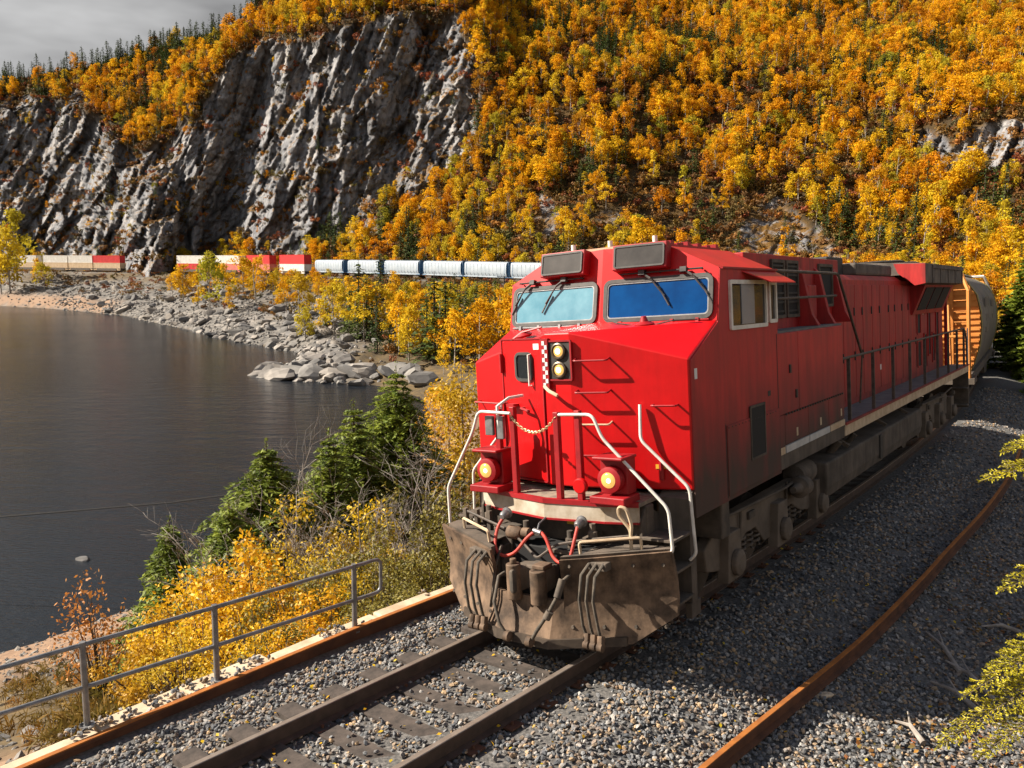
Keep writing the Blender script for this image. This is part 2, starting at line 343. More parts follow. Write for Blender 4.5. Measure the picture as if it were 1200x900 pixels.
def ground_z(X, Y, full=False):
    X, Y = np.asarray(X, float).ravel(), np.asarray(Y, float).ravel()
    s, t = track_st(X, Y); sd = shore_sd(X, Y)
    zt = np.interp(s, TS, TP[:, 2]); bk = np.interp(s, TS, TP[:, 3])
    near = np.clip((90 - s)/30, 0, 1)                     # 1 along the track of the locomotive
    # ballast bed in the banked plane
    bed = zt + t*np.sin(bk) - .205
    right = zt + np.where(t < 1.7, t*.086, .146 - .21*(np.minimum(t, 4.2)-1.7)) - .205 - np.clip(t-4.2, 0, 4)*.06 + np.clip(t-9, 0, 60)*.16
    left = np.where(t > -1.4, bed, zt - .12 - .205 + np.maximum(t+1.4, -.75)*.16)
    bedz = np.where(t > 0, right, left)
    # bay side, beyond the ledge or the shoulder
    edge = np.where(near > .5, 2.75, 4.0); zedge = zt + np.where(near > .5, -1.5, -.6)
    dt = np.maximum(-t - edge, 0.0)
    f = np.clip(sd, 0, None)/(np.clip(sd, 0, None) + dt + 1e-6)
    P = np.stack([X, Y, X*0], -1)
    nz = fbm(P/9.0, 4, 3)*1.1 + fbm(P/2.1, 3, 9)*.28
    far = np.clip((Y-70)/60, 0, 1)
    shape = np.where(far > 0, f**(1-.25*far), f**1.15)
    bay = WATER + .03 + (zedge - WATER)*shape + nz*np.minimum(f*6, 1)*np.minimum((1-f)*5, 1)*(.55+.9*far)
    bay = bay + .35*np.minimum(np.clip(sd, 0, 9)/3, 1)*far
    bay = np.where(sd < 0, WATER + np.maximum(sd*.14, -3.5), bay)
    z = np.where(t < -edge, bay, bedz)
    # hill side of the far track
    hill = zt - .35 - np.clip(t-4, 0, 3)*.1 + np.clip(t-8, 0, 30)*.12
    z = np.where((t > 0) & (near < .5), hill, z)
    wgt = np.clip((-t - 2.6)/.25, 0, 1)
    z = np.where((near > .5) & (t < -2.05) & (t > -edge), (zt - .42)*(1-wgt) + (zt-1.5)*wgt, z)
    if full: return z, s, t, sd
    return z

# polar ground sheet, fine ahead of the camera and coarse behind
ang = np.concatenate([np.linspace(-180, -60, 40, endpoint=False), np.linspace(-60, 56, 420, endpoint=False), np.linspace(56, 180, 36, endpoint=False)])
rad = np.concatenate([[0.0], np.geomspace(2.0, 60, 210), np.geomspace(61, 460, 150), np.geomspace(480, 5000, 16)])
A_, R2 = np.meshgrid(np.radians(ang), rad, indexing='ij')
GX, GY = R2*np.sin(A_), R2*np.cos(A_)
gz, gs, gt, gsd = ground_z(GX, GY, True)
na, nr = GX.shape
V = np.stack([GX.ravel(), GY.ravel(), gz], -1); idx = np.arange(na*nr).reshape(na, nr)
i2 = np.roll(idx, -1, axis=0)
F = np.stack([idx[:, :-1], idx[:, 1:], i2[:, 1:], i2[:, :-1]], -1).reshape(-1, 4)
def ground_material():
    m = D.materials.new('ground_cover'); m.use_nodes = True; n = m.node_tree.nodes; l = m.node_tree.links.new; p = n['Principled BSDF']; p.inputs['Roughness'].default_value = .92
    t = n.new('ShaderNodeTexCoord')
    def noise(sc, det=6):
        z = n.new('ShaderNodeTexNoise'); z.inputs['Scale'].default_value = sc; z.inputs['Detail'].default_value = det; z.inputs['Roughness'].default_value = .65; l(t.outputs['Object'], z.inputs['Vector']); return z.outputs[0]
    def ramp(f, cols):
        r = n.new('ShaderNodeValToRGB'); e = r.color_ramp.elements
        while len(e) < len(cols): e.new(.5)
        for i, (q, c) in enumerate(cols): e[i].position = q; e[i].color = (*c, 1)
        l(f, r.inputs[0]); return r.outputs[0]
    def att(nm): a = n.new('ShaderNodeAttribute'); a.attribute_name = nm; return a.outputs['Fac']
    def mix(f, a, b): x = n.new('ShaderNodeMix'); x.data_type = 'RGBA'; l(f, x.inputs['Factor']); l(a, x.inputs['A']); l(b, x.inputs['B']); return x.outputs['Result']
    gravel = ramp(noise(26, 4), [(.3, (.03, .03, .03)), (.5, (.10, .095, .09)), (.7, (.2, .185, .17))])
    soil = ramp(noise(.9), [(.3, (.035, .026, .014)), (.5, (.085, .058, .025)), (.68, (.15, .095, .03))])
    rock = ramp(noise(.5, 10), [(.34, (.045, .042, .04)), (.5, (.13, .12, .108)), (.64, (.24, .215, .19))])
    sand = ramp(noise(5, 6), [(.3, (.17, .10, .06)), (.7, (.33, .21, .13))])
    c = mix(att('gravel'), soil, gravel); c = mix(att('rock'), c, rock); c = mix(att('sand'), c, sand)
    l(c, p.inputs['Base Color'])
    b = n.new('ShaderNodeBump'); b.inputs['Strength'].default_value = .5; b.inputs['Distance'].default_value = .08; l(noise(3.2, 8), b.inputs['Height']); l(b.outputs[0], p.inputs['Normal'])
    return m
me = np_mesh('ground', V, F, ground_material(), smooth=True)
Pn = V/14.0; _n1 = fbm(Pn, 4, 21)
nearf = np.clip((90-gs)/30, 0, 1)
grav = np.clip((gt+2.4)*4, 0, 1)*np.clip((6.5-gt+2*_n1)/1.6, 0, 1)*nearf + np.clip((4.2-np.abs(gt))/1, 0, 1)*(1-nearf)
farm = np.clip((V[:, 1]-60)/30, 0, 1)
_gpx = 600 + 968*V[:, 0]/np.maximum(V[:, 1], 1)
rockm = np.clip((430-_gpx)/50 + _n1*.8, 0, 1)*np.clip((34-gsd)/16 + _n1*1.6 - np.clip((V[:, 0]+60)/60, 0, 1)*.3, 0, 1)*farm*(gsd > -1)
sandm = np.clip((9-gsd)/5 + _n1, 0, 1)*(1-farm)
sandm = np.maximum(sandm, np.clip((-4.2-V[:, 0])/.8, 0, 1)*np.clip((13.5-V[:, 1]+2*_n1)/2, 0, 1)*(V[:, 1] > 2)*(gt < -2.6))
sandm = np.maximum(sandm, np.clip((gsd+1)/1, 0, 1)*np.clip((9-gsd)/4, 0, 1)*np.clip((-118-V[:, 0])/10, 0, 1))
fattr(me, 'gravel', np.clip(grav, 0, 1)); fattr(me, 'rock', rockm); fattr(me, 'sand', sandm)
tag(mobj('ground', me), 'gravel track bed, brown banks and pale rocky shore around the bay', 'ground', kind='structure')

# water
def water_material():
    m = D.materials.new('bay_water'); m.use_nodes = True; n = m.node_tree.nodes; l = m.node_tree.links.new; p = n['Principled BSDF']
    p.inputs['Base Color'].default_value = (.010, .013, .018, 1); p.inputs['Roughness'].default_value = .15; p.inputs['IOR'].default_value = 1.24
    t = n.new('ShaderNodeTexCoord')
    def noise(sc, st, det=4):
        mp = n.new('ShaderNodeMapping'); mp.inputs['Scale'].default_value = st; mp.inputs['Rotation'].default_value = (0, 0, .35); l(t.outputs['Object'], mp.inputs[0])
        z = n.new('ShaderNodeTexNoise'); z.inputs['Scale'].default_value = sc; z.inputs['Detail'].default_value = det; l(mp.outputs[0], z.inputs['Vector']); return z.outputs[0]
    patch = n.new('ShaderNodeMapRange'); patch.inputs[1].default_value = .38; patch.inputs[2].default_value = .62; patch.inputs[3].default_value = .12; patch.inputs[4].default_value = 1.5; l(noise(.02, (1, 2.2, 1), 3), patch.inputs[0])
    b1 = n.new('ShaderNodeBump'); b1.inputs['Distance'].default_value = .35; l(noise(.55, (.6, 1.6, 1), 6), b1.inputs['Height'])
    mu = n.new('ShaderNodeMath'); mu.operation = 'MULTIPLY'; mu.inputs[1].default_value = .6; l(patch.outputs[0], mu.inputs[0]); l(mu.outputs[0], b1.inputs['Strength'])
    b2 = n.new('ShaderNodeBump'); b2.inputs['Distance'].default_value = .05; b2.inputs['Strength'].default_value = .8; l(noise(3.2, (.7, 1.5, 1), 4), b2.inputs['Height']); l(b1.outputs[0], b2.inputs['Normal'])
    l(b2.outputs[0], p.inputs['Normal'])
    return m
wm = MB(); wm.add([(-1500, -400, WATER), (60, -400, WATER), (60, 330, WATER), (-1500, 330, WATER)], [(0, 1, 2, 3)])
wo_ = wm.build('water', water_material()); tag(wo_, 'dark rippled water of the bay', 'water', kind='structure')

# ------------------------------------------------------------------ scatter by geometry nodes (for what nobody could count)
def scatter(name, pts, rots, scls, protos, ids, label, cat, kind='stuff', extra=None):
    col = D.collections.new(name + '_sources')
    for i, q in enumerate(protos):
        o = D.objects.new(f'{name}_source_{i:02d}', q); col.objects.link(o)
    me = D.meshes.new(name); me.vertices.add(len(pts)); me.vertices.foreach_set('co', np.asarray(pts, np.float32).ravel())
    a = me.attributes.new('rot', 'FLOAT_VECTOR', 'POINT'); a.data.foreach_set('vector', np.asarray(rots, np.float32).ravel())
    a = me.attributes.new('scl', 'FLOAT_VECTOR', 'POINT'); a.data.foreach_set('vector', np.asarray(scls, np.float32).ravel())
    a = me.attributes.new('pick', 'INT', 'POINT'); a.data.foreach_set('value', np.asarray(ids, np.int32))
    o = mobj(name, me)
    g = D.node_groups.new(name + '_nodes', 'GeometryNodeTree'); g.interface.new_socket('Geometry', in_out='INPUT', socket_type='NodeSocketGeometry'); g.interface.new_socket('Geometry', in_out='OUTPUT', socket_type='NodeSocketGeometry')
    n, l = g.nodes, g.links.new
    gi, go, ci, ip, er = n.new('NodeGroupInput'), n.new('NodeGroupOutput'), n.new('GeometryNodeCollectionInfo'), n.new('GeometryNodeInstanceOnPoints'), n.new('FunctionNodeEulerToRotation')
    ci.inputs['Collection'].default_value = col; ci.inputs['Separate Children'].default_value = True; ci.inputs['Reset Children'].default_value = True
    def at(nm, ty): q = n.new('GeometryNodeInputNamedAttribute'); q.data_type = ty; q.inputs['Name'].default_value = nm; return q.outputs['Attribute']
    l(gi.outputs[0], ip.inputs['Points']); l(ci.outputs[0], ip.inputs['Instance']); ip.inputs['Pick Instance'].default_value = True
    l(at('pick', 'INT'), ip.inputs['Instance Index']); l(at('rot', 'FLOAT_VECTOR'), er.inputs[0]); l(er.outputs[0], ip.inputs['Rotation']); l(at('scl', 'FLOAT_VECTOR'), ip.inputs['Scale'])
    l(ip.outputs[0], go.inputs[0])
    md = o.modifiers.new('scatter', 'NODES'); md.node_group = g
    return tag(o, label, cat, kind=kind)

# ------------------------------------------------------------------ the track
def sweep(name, prof, s0, s1, t, m, parent, step=1.0, z=0.0, topmat=None, fn=None):
    ss = np.concatenate([np.arange(s0, min(s1, 76), step), np.arange(max(s0, 76), s1, 5.0)]); n = len(prof); V = []; 
    for s in ss:
        for a, b in prof: V.append((fn or frame)(s, t+a, z+b)[0])
    F = [(i*n+j, i*n+(j+1) % n, (i+1)*n+(j+1) % n, (i+1)*n+j) for i in range(len(ss)-1) for j in range(n)]
    me = D.meshes.new(name); me.from_pydata([tuple(v) for v in V], [], F)
    bm = bmesh.new(); bm.from_mesh(me); bmesh.ops.recalc_face_normals(bm, faces=bm.faces); bm.to_mesh(me); bm.free()
    me.materials.append(m)
    if topmat:
        me.materials.append(topmat); zz = np.array([b for _, b in prof]); hi = zz.max() - .012
        for i, q in enumerate(me.polygons):
            if all(prof[v % n][1] >= hi for v in q.vertices): q.material_index = 1
    return mobj(name, me, parent)
RAIL = [(-.072, -.178), (.072, -.178), (.072, -.165), (.012, -.145), (.012, -.045), (.036, -.035), (.036, -.006), (.030, 0), (-.030, 0), (-.036, -.006), (-.036, -.035), (-.012, -.045), (-.012, -.145), (-.072, -.165)]
P0, *_ = frame(0)
track = empty('railway_track', P0, label='main railway track of steel rails on dark timber ties under the red locomotive', cat='track')
def unparent_shift(o, root): o.location = -Vector(root.location); return o
for sgn in (-1, 1):
    unparent_shift(sweep('rail', RAIL, -10, TS[-1], sgn*.7525, M['railsteel'], track, topmat=M['railhead']), track)
tie_me = MB().box((-1.3, -.115, -.36), (1.3, .115, -.185)).mesh('tie'); tie_me.materials.append(M['tie'])
nt_ = 0; s = -9.6
while s < 60:
    P, d, r, bk = frame(s); o = mobj('tie', tie_me, track)
    mw = Matrix(((r[0]*math.cos(bk), d[0], 0, 0), (r[1]*math.cos(bk), d[1], 0, 0), (math.sin(bk), 0, 1, 0), (0, 0, 0, 1)))
    jit = random.uniform(-.03, .03)
    o.matrix_local = Matrix.Translation(Vector(P) - track.location) @ mw @ Matrix.Rotation(random.uniform(-.02, .02), 4, 'Z') @ Matrix.Translation((jit, 0, random.uniform(-.012, .004)))
    s += .56 if s < 30 else .6
pl = MB(); s = -9.6
while s < 7:
    for sg in (-1, 1):
        P, d, r, bk = frame(s, sg*.7525, -.178); up = Vector((-r[0]*math.sin(bk), -r[1]*math.sin(bk), math.cos(bk))); r3 = Vector((r[0]*math.cos(bk), r[1]*math.cos(bk), math.sin(bk)))
        pl.obox(P, r3*.18, Vector((d[0], d[1], 0))*.09, up*.008)
        for a in (-.11, .11): pl.obox(Vector(P)+r3*a+up*.02, r3*.012, Vector((d[0], d[1], 0))*.012, up*.022)
    s += .56
q = pl.build('tie_plate', M['rustdark'], track); q['kind'] = 'stuff'; unparent_shift(q, track)

# rusty edge beam, ledge blocks and railing on the bay side
EDGE = np.array([(-5.1, 6.17), (-4.45, 7.01), (-3.50, 8.19), (-1.97, 10.04), (-.81, 11.34), (0.9, 13.2), (3.2, 15.4), (6.0, 17.9)])
ECUM = np.concatenate([[0], np.cumsum(np.hypot(*np.diff(EDGE, axis=0).T))])
def edge_at(u, off=0.0):
    p = np.array([np.interp(u, ECUM, EDGE[:, 0]), np.interp(u, ECUM, EDGE[:, 1])]); i = min(np.searchsorted(ECUM, u, side='right'), len(EDGE)-1); i = max(i, 1)
    d = EDGE[i]-EDGE[i-1]; d = d/np.linalg.norm(d); return np.array([p[0]-d[1]*off, p[1]+d[0]*off]), d
def bar_along(pts, z, prof, name, m, topm, parent=None):
    n = len(prof); V = []; F = []
    for i, p in enumerate(pts):
        d = pts[min(i+1, len(pts)-1)] - pts[max(i-1, 0)]; d = d/np.linalg.norm(d); r = np.array([d[1], -d[0]])
        zz = z(i) if callable(z) else z
        for a, b in prof: V.append((p[0]+r[0]*a, p[1]+r[1]*a, zz+b))
    F = [(i*n+j, i*n+(j+1) % n, (i+1)*n+(j+1) % n, (i+1)*n+j) for i in range(len(pts)-1) for j in range(n)] + [tuple(range(n)), tuple(range((len(pts)-1)*n, len(pts)*n))]
    mb = MB(); mb.add(V, F); o = mb.build(name, m, parent); o.data.materials.append(topm); hi = max(b for _, b in prof) - .012
    for q in o.data.polygons:
        if len(q.vertices) == 4 and all(prof[v % n][1] >= hi for v in q.vertices): q.material_index = 1
    return o
IB = [(-.03, 0), (.03, 0), (.036, -.01), (.034, -.04), (.012, -.055), (.012, -.26), (.075, -.28), (.075, -.30), (-.075, -.30), (-.075, -.28), (-.012, -.26), (-.012, -.055), (-.034, -.04), (-.036, -.01)]
epts = np.array([edge_at(u)[0] for u in np.linspace(0, ECUM[-1], 40)])
tag(bar_along(epts, -.22, IB, 'edge_beam', M['rustdark'], M['rust']), 'rust orange steel beam along the ledge beside the railing', 'beam')
ledge = empty('concrete_ledge', (EDGE[2][0], EDGE[2][1], -.5), label='crumbling pale concrete ledge between the rusty beam and the bushes', cat='ledge')
u = .05
while u < 12:
    ln = random.uniform(.7, 1.25); a, d = edge_at(u+.01, .06); b, d2 = edge_at(min(u+ln-.02, 12.4), .06); nrm = np.array([-d[1], d[0]]); wd = random.uniform(.27, .40); zt_ = -.30 + random.uniform(-.02, .015)
    mb = MB(); P = [(*a, -1.3), (*b, -1.3), (*(b+nrm*wd*random.uniform(.9, 1.05)), -1.3), (*(a+nrm*wd*random.uniform(.9, 1.05)), -1.3)]
    mb.loft(P, [(x, y, zt_+random.uniform(-.012, .012)) for x, y, _ in P]); o = mb.build('concrete_block', M['concrete'], ledge, bevel=.025); o.location = -Vector(ledge.location); u += ln
# railing
rl = empty('railing', (-3.3, 8.9, -.3), label='grey two-rail steel railing on the ledge above the yellow bushes', cat='railing')
def railing_child(mb, nm): o = mb.build(nm, M['galv'], rl, smooth=40); o.location = -Vector(rl.location); return o
posts = [(-4.27, 7.82), (-3.29, 8.77), (-1.99, 10.10)]
def rp(k, h): x, y = posts[k]; return Vector((x, y, -.3+h))
for k in range(3): railing_child(MB().cyl(rp(k, 0), rp(k, .90), .033, 10).cyl(rp(k, 0), rp(k, .02), .075, 10), 'post')
dA = (rp(0, 0)-rp(1, 0)).normalized(); dB = (rp(2, 0)-rp(1, 0)).normalized()
b0 = rp(0, 0)+dA*3.0; e0 = rp(2, 0)+dB*.42
top = [b0+Vector((0, 0, .87)), rp(0, .87), rp(1, .87), rp(2, .87), e0+Vector((0, 0, .87)), e0+Vector((0, 0, .42)), rp(2, .42), rp(1, .42), rp(0, .42), b0+Vector((0, 0, .42))]
railing_child(MB().tube(arc_path(top[:4]+[top[4], (top[4]+top[5])/2], .11), .024, 9), 'top_rail')
railing_child(MB().tube(arc_path([(top[4]+top[5])/2]+top[5:], .11), .024, 9), 'middle_rail')

# rusty guard rail lying on the right
GR = [(1.2, 6.2), (1.90, 7.01), (3.20, 8.42), (4.2, 9.52), (5.27, 10.77), (6.3, 12.0), (7.25, 13.18), (9.1, 15.4), (11.11, 18.0), (13.4, 21.3)]
gp = np.array([(np.interp(u, range(len(GR)), [g[0] for g in GR]), np.interp(u, range(len(GR)), [g[1] for g in GR])) for u in np.linspace(0, len(GR)-1, 60)])
for _ in range(6): gp[1:-1] = (gp[:-2]+2*gp[1:-1]+gp[2:])/4
_gz = np.maximum(ground_z(gp[:, 0], gp[:, 1])+.19, -.15-.0*gp[:, 0])
for _ in range(10): _gz[1:-1] = (_gz[:-2]+2*_gz[1:-1]+_gz[2:])/4
tag(bar_along(gp, lambda i: _gz[i], [(a*.85, b*.92) for a, b in RAIL], 'guard_rail', M['rustdark'], M['rust']), 'loose rusty guard rail curving across the ballast beside the locomotive', 'rail')
print('GR z', _gz[:3], _gz[20], _gz[-1])

# ------------------------------------------------------------------ ballast
def stone_mesh(name, seed, m, sub=1, squash=.7, amp=.28):
    bm = bmesh.new(); bmesh.ops.create_icosphere(bm, subdivisions=sub, radius=.5); r = random.Random(seed)
    ax = [(Vector((r.gauss(0, 1), r.gauss(0, 1), r.gauss(0, 1))).normalized(), r.uniform(.22, .42)) for _ in range(7)]
    for v in bm.verts:
        v.co *= 1 + r.uniform(-amp, amp)*.6
        for d, q in ax:
            h = v.co.dot(d)
            if h > q: v.co -= d*(h-q)*.85
        v.co.z *= squash; v.co.x *= 1.15
    me = D.meshes.new(name); bm.to_mesh(me); bm.free(); me.materials.append(m); return me
M['ballast'] = mat('ballast_stone', (.1, .1, .1), (1, 1, 1), 6, rough=.85, rnd=[(.045, .05, .058), (.135, .14, .15), (.26, .26, .258), (.065, .07, .078), (.40, .375, .345), (.18, .115, .07), (.175, .178, .185), (.09, .085, .08), (.44, .30, .17), (.15, .155, .165)])
sp = [stone_mesh('ballast_stone_%d' % i, 40+i, M['ballast']) for i in range(6)]
def ballast_pts(n, s0, s1, t0, t1):
    s = rng.uniform(s0, s1, n); t = rng.uniform(t0, t1, n)
    P = np.array([frame(a, b)[0] for a, b in zip(s, t)]); return s, t, P
S_, T_, PP = [], [], []
for n, s0, s1, t0, t1 in ((52000, -9, 2, -2.1, 5.0), (14000, 2, 14, 1.0, 5.5), (7000, 14, 34, 1.0, 6.0), (3000, 2, 12, -2.1, -1.0)):
    a, b, c = ballast_pts(n, s0, s1, t0, t1); S_.append(a); T_.append(b); PP.append(c)
S_, T_, PP = np.concatenate(S_), np.concatenate(T_), np.vstack(PP)
ph = np.mod(S_+9.6+.28, .56)-.28
on_tie = (np.abs(ph) < .135) & (np.abs(T_) < 1.34)
inner = np.abs(T_) < .66
keep = np.where(on_tie, rng.random(len(S_)) < np.where(inner, .07, .16), True) & (np.abs(np.abs(T_)-.7525) > .075)
keep &= ~(inner & (rng.random(len(S_)) < .25)) & (rng.random(len(S_)) < np.clip((5.4-T_)/1.2 + .25, 0, 1))
zz = ground_z(PP[:, 0], PP[:, 1])
dens = keep; S_, T_, PP, zz, on_tie = S_[dens], T_[dens], PP[dens], zz[dens], on_tie[dens]
sz = rng.uniform(.030, .064, len(S_))*np.where(S_ > 14, 1.5, np.where(S_ > 2, 1.15, 1))
zt_ = np.interp(S_, TS, TP[:, 2]) + T_*.086
PP[:, 2] = np.where(on_tie, zt_-.175, zz + rng.uniform(-.005, .03, len(S_)))
rot = rng.uniform(0, 6.28, (len(S_), 3)); rot[:, :2] = rng.normal(0, .5, (len(S_), 2))
scl = sz[:, None]*rng.uniform(.75, 1.3, (len(S_), 3))
lu = rng.uniform(0, 11, 900); lo_ = rng.uniform(.08, .42, 900)**1.0; lp = np.array([edge_at(a, b)[0] for a, b in zip(lu, lo_)]); clp = fbm(np.stack([lp[:, 0]*1.3, lp[:, 1]*1.3, lp[:, 0]*0], -1), 2, 5) > .05; lp = lp[clp]
PP = np.vstack([PP, np.stack([lp[:, 0], lp[:, 1], np.full(len(lp), -.285)], -1)]); rot = np.vstack([rot, rng.normal(0, .8, (len(lp), 3))]); scl = np.vstack([scl, rng.uniform(.025, .075, (len(lp), 1))*np.ones((1, 3))]); S_ = np.concatenate([S_, lp[:, 0]])
scatter('ballast_gravel', PP, rot, scl, sp, rng.integers(0, 6, len(S_)), 'loose grey ballast stones along and between the rails', 'gravel')

# ------------------------------------------------------------------ the locomotive (local frame: x to its own left as seen from the front, y back along it, z up from the rail)
LO = Vector((0.94363, 9.77287, 0.0))
LM = Matrix(((.80047, .59537, -.06910, LO.x), (-.59317, .80345, .05120, LO.y), (.08600, -.01792, .99630, LO.z), (0, 0, 0, 1)))
loco = empty('locomotive', mw=LM, label='big red diesel locomotive with lit headlights heading the train on the near track', cat='locomotive')
def LP(name, mb, m, bevel=0, smooth=None, parent=None, label=None): return mb.build(name, M[m] if isinstance(m, str) else m, parent or loco, bevel, smooth, label)
def rrect(w, h, r, n=4):
    out = []
    for cx, cy, a0 in ((w/2-r, h/2-r, 0), (-w/2+r, h/2-r, 90), (-w/2+r, -h/2+r, 180), (w/2-r, -h/2+r, 270)):
        for k in range(n+1): a = math.radians(a0+90*k/n); out.append((cx+r*math.cos(a), cy+r*math.sin(a)))
    return out
class Face:      # a plane patch: origin, across, up, outward
    def __init__(s, o, u, v):
        s.o = Vector(o); s.u = Vector(u).normalized(); v = Vector(v); s.v = (v - s.u*v.dot(s.u)).normalized(); s.n = s.u.cross(s.v).normalized()
        if s.n.y > 0.3 or (abs(s.n.y) <= .3 and s.n.x*s.o.x < 0): s.n = -s.n
    def p(s, a, b, c=0): return s.o + s.u*a + s.v*b + s.n*c
    def slab(s, mb, a0, a1, b0, b1, c0, c1): 
        P = [s.p(a, b, c0) for a, b in ((a0, b0), (a1, b0), (a1, b1), (a0, b1))]; Q = [s.p(a, b, c1) for a, b in ((a0, b0), (a1, b0), (a1, b1), (a0, b1))]; return mb.loft(P, Q)
    def rslab(s, mb, a, b, w, h, r, c0, c1):
        q = rrect(w, h, r); return mb.loft([s.p(a+x, b+y, c0) for x, y in q], [s.p(a+x, b+y, c1) for x, y in q])
    def ring(s, mb, a, b, w, h, r, th, c0, c1):
        qo = rrect(w, h, r); qi = rrect(w-2*th, h-2*th, max(r-th, .01)); n = len(qo); vs = []
        for q, c in ((qo, c0), (qo, c1), (qi, c1), (qi, c0)): vs += [s.p(a+x, b+y, c) for x, y in q]
        fs = [(k*n+i, k*n+(i+1) % n, ((k+1) % 4)*n+(i+1) % n, ((k+1) % 4)*n+i) for k in range(4) for i in range(n)]
        return mb.add(vs, fs)
fr = Face((.17, -.32, 1.8), (1.35, .32, 0), (0, 0, 1)); fl = Face((-.17, -.32, 1.8), (-1.35, .32, 0), (0, 0, 1)); fc = Face((0, -.32, 1.8), (1, 0, 0), (0, 0, 1))
wr = Face((0, .70, 3.70), (1.52, .12, 0), (0, .16, .86)); wl = Face((0, .70, 3.70), (-1.52, .12, 0), (0, .16, .86))

# nose
nose = MB(); zb = 1.78
V = [(-1.52, 0, zb), (-.17, -.32, zb), (.17, -.32, zb), (1.52, 0, zb), (-1.52, 0, 3.26), (-.17, -.32, 3.61), (.17, -.32, 3.61), (1.52, 0, 3.26),
     (-1.52, .82, 3.66), (0, .70, 3.70), (1.52, .82, 3.66), (-1.52, .82, zb), (1.52, .82, zb)]
nose.add(V, [(0, 1, 5, 4), (1, 2, 6, 5), (2, 3, 7, 6), (4, 5, 9, 8), (5, 6, 9), (6, 7, 10, 9), (3, 12, 10, 7), (0, 4, 8, 11), (0, 11, 12, 3, 2, 1), (11, 8, 9, 10, 12)])
LP('nose', nose, 'red', .018)
# cab front wall above the nose, with the sloping roof shoulders
cab = MB()
A = [(-1.52, .815, 3.655), (0, .695, 3.695), (1.52, .815, 3.655)]; B = [(-1.52, .94, 4.28), (-.88, .965, 4.59), (0, .87, 4.63), (.88, .965, 4.59), (1.52, .94, 4.28)]
cab.add(A + B, [(0, 1, 5, 4, 3), (1, 2, 7, 6, 5)])
R_b = [(-1.52, 2.86, 4.28), (-.88, 2.86, 4.59), (0, 2.86, 4.63), (.88, 2.86, 4.59), (1.52, 2.86, 4.28)]
n0 = len(cab.v); cab.add(B + R_b, [(i, i+1, i+6, i+5) for i in range(4)])
cab.add([(-1.52, 2.86, 3.3), (1.52, 2.86, 3.3)] + R_b, [(0, 2, 3, 4, 5, 6, 1)])
bmw = cab
LP('cab_shell', cab, 'red', .012)
for sx, m in ((1, 'red_side'), (-1, 'red_side')):
    sd_ = MB(); sd_.prism([(0.02, 1.46), (2.86, 1.46), (2.86, 4.27), (.94, 4.27), (.82, 3.64), (.02, 3.24)], 'x', sx*1.46, sx*1.535)
    LP('cab_side', sd_, m, .008)
    g = Face((sx*1.535, 0, 0), (0, 1, 0), (0, 0, 1))
    pn = MB(); g.slab(pn, .95, 2.78, 1.52, 2.38, -.01, .016); LP('side_door_panel', pn, m, .006)
    sm = MB()
    for y, z0, z1 in ((.93, 1.5, 2.4), (2.80, 1.5, 3.4)): g.slab(sm, y-.006, y+.006, z0, z1, -.002, .004)
    for k in range(16): g.slab(sm, .98+k*.11, .995+k*.11, 2.345, 2.36, .014, .022)
    q = LP('rivet_line', sm, 'dark'); q['kind'] = 'stuff'
    lv = MB(); g.slab(lv, 1.72, 2.2, 1.86, 2.5, .0, .02); o = LP('vent_opening', lv, 'black')
    lf = MB(); g.ring(lf, 1.96, 2.18, .54, .70, .01, .03, .012, .026); LP('vent_frame', lf, 'under', parent=o)
    # side windows
    for (y0, y1, z0, z1, slide) in ((1.16, 2.42, 3.52, 4.13, True), (2.50, 2.80, 3.56, 4.12, False)):
        wf = MB(); g.ring(wf, (y0+y1)/2, (z0+z1)/2, y1-y0, z1-z0, .03, .05, -.01, .03); o = LP('side_window', wf, 'white')
        gl = MB(); g.slab(gl, y0+.03, y1-.03, z0+.03, z1-.03, -.012, .006); LP('pane', gl, 'glassdark', parent=o)
        if slide:
            gl = MB(); g.slab(gl, y0+.38, y0+.82, z0+.06, z1-.04, .006, .016); LP('sliding_pane', gl, 'slide', parent=o)
    aw = MB(); aw.loft([(sx*1.53, 1.60, 4.24), (sx*1.53, 2.84, 4.24), (sx*1.80, 2.86, 4.08), (sx*1.80, 1.9, 4.08)], [(sx*1.53, 1.60, 4.255), (sx*1.53, 2.84, 4.255), (sx*1.80, 2.86, 4.095), (sx*1.80, 1.9, 4.095)]); LP('sunshade', aw, 'red')
    ga = MB(); ga.box((sx*1.52, .96, 4.262), (sx*1.56, 2.86, 4.285)); LP('drip_rail', ga, 'red_part')
    st = MB(); g.slab(st, .10, .17, 3.02, 3.14, 0, .004); LP('sticker', st, 'sticker')
